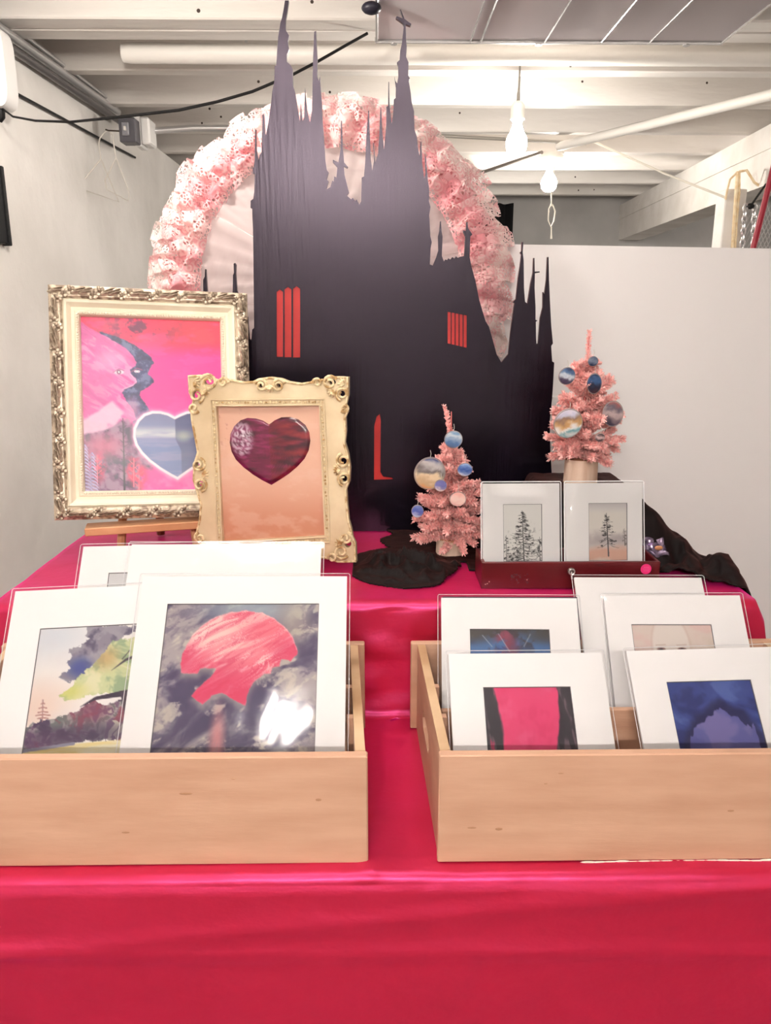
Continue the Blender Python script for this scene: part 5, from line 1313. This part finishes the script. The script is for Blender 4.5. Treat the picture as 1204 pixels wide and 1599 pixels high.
for k in range(3):
    for q in range(5 - abs(k - 1)):
        x = c.x - .005 + q * .0024 + .0012 * abs(k - 1); mb.box(x, x + .0016, -.0012, -.0008, c.z + .003 - k * .003, c.z + .0036 - k * .003)
mb.build('sticker_print', mat('pale_pink_ink', (250, 150, 190), .5), sk)
wr = random.Random(4); mb = MB()
for k in range(26):
    x = at(wr.uniform(797, 826), 900, Y=1.195).x - RB0; z = at(800, wr.uniform(896, 912), Y=1.195).z - TIER_Z - .0035
    mb.box(x, x + wr.uniform(.0008, .003), -.0003, 0.0, z, z + wr.uniform(.0008, .002))
mb.build('worn_mark', mat('worn_lacquer', (74, 56, 60), .6), fp)
mb = MB()
for (x_, y_) in ((760, 912), (763, 909), (770, 920), (822, 906), (836, 922), (757, 913)):
    p = at(x_, y_, Y=1.195); x, z = p.x - RB0, p.z - TIER_Z - .0035
    if 0 < z < hv: mb.box(x, x + .002, -.0003, 0, z, z + .0014)
mb.build('chip', mat('bare_wood_chip', (214, 170, 160), .7), fp)

# small dark packet on the velvet
pk = at(1027, 865, Y=1.27)
o = empty('foil_packet', T(pk.x, 1.27, pk.z - .004), 'small dark shiny packet with purple print on the velvet beside the cards', 'packet')
mb = MB(); rp = random.Random(3)
mb.grid(lambda u, v: ((u - .5) * .038 - .006 * v, .018 * v + .002 * math.sin(u * 12), .024 * v + .003 * math.sin(u * 9 + v * 5) + .003 * math.sin(v * 14)), 14, 10)
pk_ = mb.build('wrapper', mat('dark_foil', (84, 70, 94), .2, metal=.4, noise=90, rgb2=(168, 148, 172)), o, True)
pk_.modifiers.new('t', 'SOLIDIFY').thickness = .002
MB().sphere((.003, .006, .013), .006, 8, 6, (1.3, .5, .7)).build('printed_flower', mat('orange_print', (190, 130, 90), .4), o, True)
MB().sphere((-.008, .010, .018), .005, 8, 6, (1.5, .4, .6)).build('printed_flower', mat('violet_print', (130, 100, 150), .4), o, True)

# ================================================================== pink tinsel trees
M_TINS = mat('pink_tinsel', (250, 166, 162), .5, noise=300, rgb2=(255, 212, 206), sheen=.2, spec=.3)
M_LOG = mat('pale_log', (234, 206, 186), .7, noise=14, rgb2=(212, 176, 152), stretch=(4, 4, .5), bump=(40, .2, .003))
M_LOGE = mat('log_cut', (198, 146, 112), .7, noise=30, rgb2=(176, 122, 92))
def branch_mesh(ln, seed, nn=110, nl=.0135):
    """a twig of tinsel needles along +x"""
    r = random.Random(seed); mb = MB()
    bend = r.uniform(-.12, .18)
    def P(t): return Vector((ln * t, ln * .05 * math.sin(t * 4 + seed), ln * bend * t * t))
    mb.tube([P(i / 5) for i in range(6)], [.0012, .0012, .001, .001, .0008, .0006], 5)
    for i in range(nn):
        t = (i + r.random()) / nn; p = P(t); a = i * 2.4 + r.uniform(-.3, .3); L = nl * r.uniform(.75, 1.15) * (1 - .35 * t)
        d = Vector((.62, math.cos(a) * .8, math.sin(a) * .8)).normalized()
        sd = d.cross(Vector((r.uniform(-1, 1), r.uniform(-1, 1), r.uniform(-1, 1)))).normalized() * .0011
        tip = p + d * L + Vector((0, 0, -.001 * r.random()))
        mb.add([p - sd, p + sd, tip + sd * .8, tip - sd * .8], [(0, 1, 2, 3)])
    return mb.mesh('branch', M_TINS)
BR = {}
for i in range(5):
    for ln in (.03, .045, .06, .075, .088): BR[ln, i] = branch_mesh(ln, i * 7 + int(ln * 1000), int(80 + ln * 2600))
def pink_tree(base, height, lab, seed, logr, logh, lean, tiers):
    r = random.Random(seed)
    t = empty('pink_tinsel_tree', T(*base), lab, 'miniature tree', 'pink tinsel trees')
    mb = MB()
    mb.grid(lambda u, v: ((logr * (1 + .03 * math.sin(u * 2 * PI * 3 + seed) - .03 * v)) * math.cos(2 * PI * u), (logr * (1 + .03 * math.sin(u * 2 * PI * 3 + seed) - .03 * v)) * math.sin(2 * PI * u), logh * v), 28, 4, close_u=True)
    mb.f.append(tuple(range(28))); lg = mb.build('log_base', M_LOG, t, True)
    MB().lathe([(logr * .955, logh - .002), (logr * .955, logh + .0004), (logr * .6, logh + .0006)], 28).build('cut_face', M_LOGE, lg, True)
    ax = lambda z: Vector((lean[0] * (z - logh), lean[1] * (z - logh), z))
    MB().tube([ax(logh - .002), ax(height * .6), ax(height - .01)], [.003, .0022, .001], 6).build('stem', mat('pink_wire', (206, 110, 106), .6), t, True)
    for (zf, rad, n, up) in tiers:
        for k in range(n):
            a = 2 * PI * (k + r.uniform(-.25, .25)) / n + zf * 40
            want = rad * r.uniform(.8, 1.08)
            ln = min((.03, .045, .06, .075, .088), key=lambda q: abs(q - want))
            p = ax(logh + (height - logh) * zf + r.uniform(-.005, .005))
            up_ = up + r.uniform(-.18, .18)
            M = T(*p) @ Matrix.Rotation(a, 4, 'Z') @ Matrix.Rotation(-up_, 4, 'Y') @ Matrix.Rotation(r.uniform(0, 6), 4, 'X') @ Matrix.Scale(want / ln, 4)
            obj('branch', BR[ln, r.randrange(5)], t, M)
    M = T(*ax(height - .088)) @ Matrix.Rotation(lean[0], 4, 'Y') @ Matrix.Rotation(-PI / 2, 4, 'Y')
    obj('top_twig', branch_mesh(.088, seed + 90, 200, .009), t, M)
    return t
TIERS = [(.02, .072, 11, -.10), (.10, .076, 12, .05), (.19, .072, 12, .15), (.28, .064, 11, .25), (.37, .056, 10, .35), (.46, .046, 9, .45), (.55, .036, 8, .6), (.62, .026, 6, .8)]
yl_ = 1.385
bl = at(704, 864, Y=yl_); tl_ = at(699, 634, Y=yl_)
pxm = (at(754, 800, Y=yl_).x - at(654, 800, Y=yl_).x) / 100
pink_tree((bl.x, yl_, bl.z), tl_.z - bl.z, 'pink tinsel tree on a log base, the lower one beside the white cards', 3, 24 * pxm, 26 * pxm, (-.02, 0), TIERS)
br_ = at(905, 755, Y=1.40); tr_ = at(908, 516, Y=1.40)
TIERS2 = [(.05, .066, 11, -.05), (.13, .074, 12, .1), (.22, .070, 12, .2), (.31, .064, 11, .28), (.41, .058, 10, .35), (.51, .050, 9, .45), (.60, .038, 8, .55), (.68, .028, 6, .75)]
pink_tree((br_.x, 1.40, br_.z), tr_.z - br_.z, 'pink tinsel tree on a log base, the higher one against the white board', 8, 26 * pxm, 40 * pxm, (-.0, 0), TIERS2)

# round picture ornaments hanging in the trees
def ornament(x, y, Y, rpx, ry, pal, lab, seed, yaw=0.0, band=.5, cream=False):
    p = at(x, y, Y=Y); r = rpx * pxm; rz = ry * pxm
    o = empty('disc_ornament', T(p.x, Y, p.z) @ Matrix.Rotation(yaw, 4, 'Z') @ Matrix.Rotation(math.radians(10), 4, 'X'), lab, 'ornament', 'round picture ornaments in the pink trees')
    mb = MB(); n = 30; m = 9; cols = []
    for j in range(m + 1):
        f = j / m
        for i in range(n):
            a = 2 * PI * i / n; u, v = f * math.cos(a), f * math.sin(a)
            mb.v.append((r * u, -.0016 - .0012 * (1 - f * f), rz * v))
            q = v + .35 * fbm3((u * 1.6 + seed, v * 2.4, seed), 3) + band * u * .4
            k = (q + 1) / 2 * (len(pal) - 1); k0 = max(0, min(len(pal) - 2, int(k))); w_ = max(0, min(1, (k - k0))); w_ = w_ * w_ * (3 - 2 * w_)
            cols.append(Vector(pal[k0]).lerp(Vector(pal[k0 + 1]), w_))
    for j in range(m):
        for i in range(n):
            i2 = (i + 1) % n; mb.f.append((j * n + i, j * n + i2, (j + 1) * n + i2, (j + 1) * n + i))
    me = mb.mesh('picture_face', mat('ornament_resin', (255, 255, 255), .2, attr='paint', coat=.5), 'all')
    ca = me.color_attributes.new('paint', 'FLOAT_COLOR', 'POINT'); ca.data.foreach_set('color', [q for c in cols for q in (*lin(c), 1.0)])
    obj('picture_face', me, o)
    MB().lathe([(.98, 0), (1.005, .3), (1.005, .7), (.98, 1)], 30, Matrix.Rotation(PI / 2, 4, 'X') @ Matrix.Diagonal((r, rz, .0032, 1)) @ T(0, 0, -.45)).build('disc_rim', mat('ornament_rim', (150, 136, 134), .4), o, True)
    MB().tube([(0, 0, rz), (0.001, .001, rz + .006), (0, .004, rz + .011)], .0005, 5).build('thread', M_WIRE, o)
BL = [(56, 74, 120), (108, 136, 180), (196, 206, 218), (96, 126, 170)]
ornament(708, 686, yl_ - .035, 13.5, 13.5, [(110, 120, 150), (92, 126, 172), (140, 162, 190), (196, 206, 212), (116, 150, 186)], 'blue sea ornament near the top of the lower tree', 1)
ornament(671, 739, yl_ - .078, 23, 25, [(222, 160, 110), (206, 176, 140), (236, 214, 180), (120, 112, 112), (200, 196, 196), (60, 74, 130)], 'large amber and white landscape ornament on the lower tree', 2, .1)
ornament(726, 733, yl_ - .082, 11, 10, [(206, 214, 232), (70, 100, 170), (150, 180, 224)], 'small bright blue ornament on the right of the lower tree', 3)
ornament(688, 758, yl_ - .088, 9, 9, [(240, 220, 210), (120, 124, 186), (110, 110, 170)], 'tiny violet and white ornament under the large amber one', 4)
ornament(715, 779, yl_ - .088, 12, 11.5, [(240, 190, 180), (248, 216, 206), (236, 176, 166)], 'round pale pink ornament low on the lower tree', 5)
ornament(652, 798, yl_ - .080, 9, 10, [(200, 206, 226), (84, 104, 180), (120, 136, 196)], 'small blue ornament at the lower left of the lower tree', 6)
ornament(885, 587, 1.40 - .045, 12.5, 13, [(58, 46, 70), (70, 60, 84), (206, 212, 222), (84, 110, 150), (60, 70, 100)], 'navy ornament with a white streak on the higher tree', 7, .1)
ornament(926, 564, 1.40 - .03, 7.5, 7.5, [(40, 48, 76), (110, 120, 140), (70, 84, 110)], 'small dark blue ornament at the top right of the higher tree', 8)
ornament(928, 599, 1.40 - .05, 10.5, 15.5, [(70, 44, 50), (40, 36, 56), (52, 84, 130), (30, 44, 76)], 'oval deep blue ornament on the right of the higher tree', 9, -.2, .1)
ornament(887, 661, 1.40 - .082, 21.5, 22, [(210, 206, 206), (110, 160, 170), (236, 232, 232), (206, 160, 110), (150, 120, 104), (206, 204, 226), (232, 222, 236)], 'large white and amber ornament on the higher tree', 10, .1, -.6)
ornament(957, 646, 1.40 - .06, 15, 19.5, [(52, 48, 66), (110, 96, 104), (176, 156, 156), (96, 88, 100), (150, 90, 90)], 'large brownish grey ornament at the right of the higher tree', 11, -.35, .4)
ornament(937, 683, 1.40 - .078, 7, 6, [(60, 44, 50), (200, 170, 170), (50, 38, 44)], 'small dark speckled ornament low on the higher tree', 12)
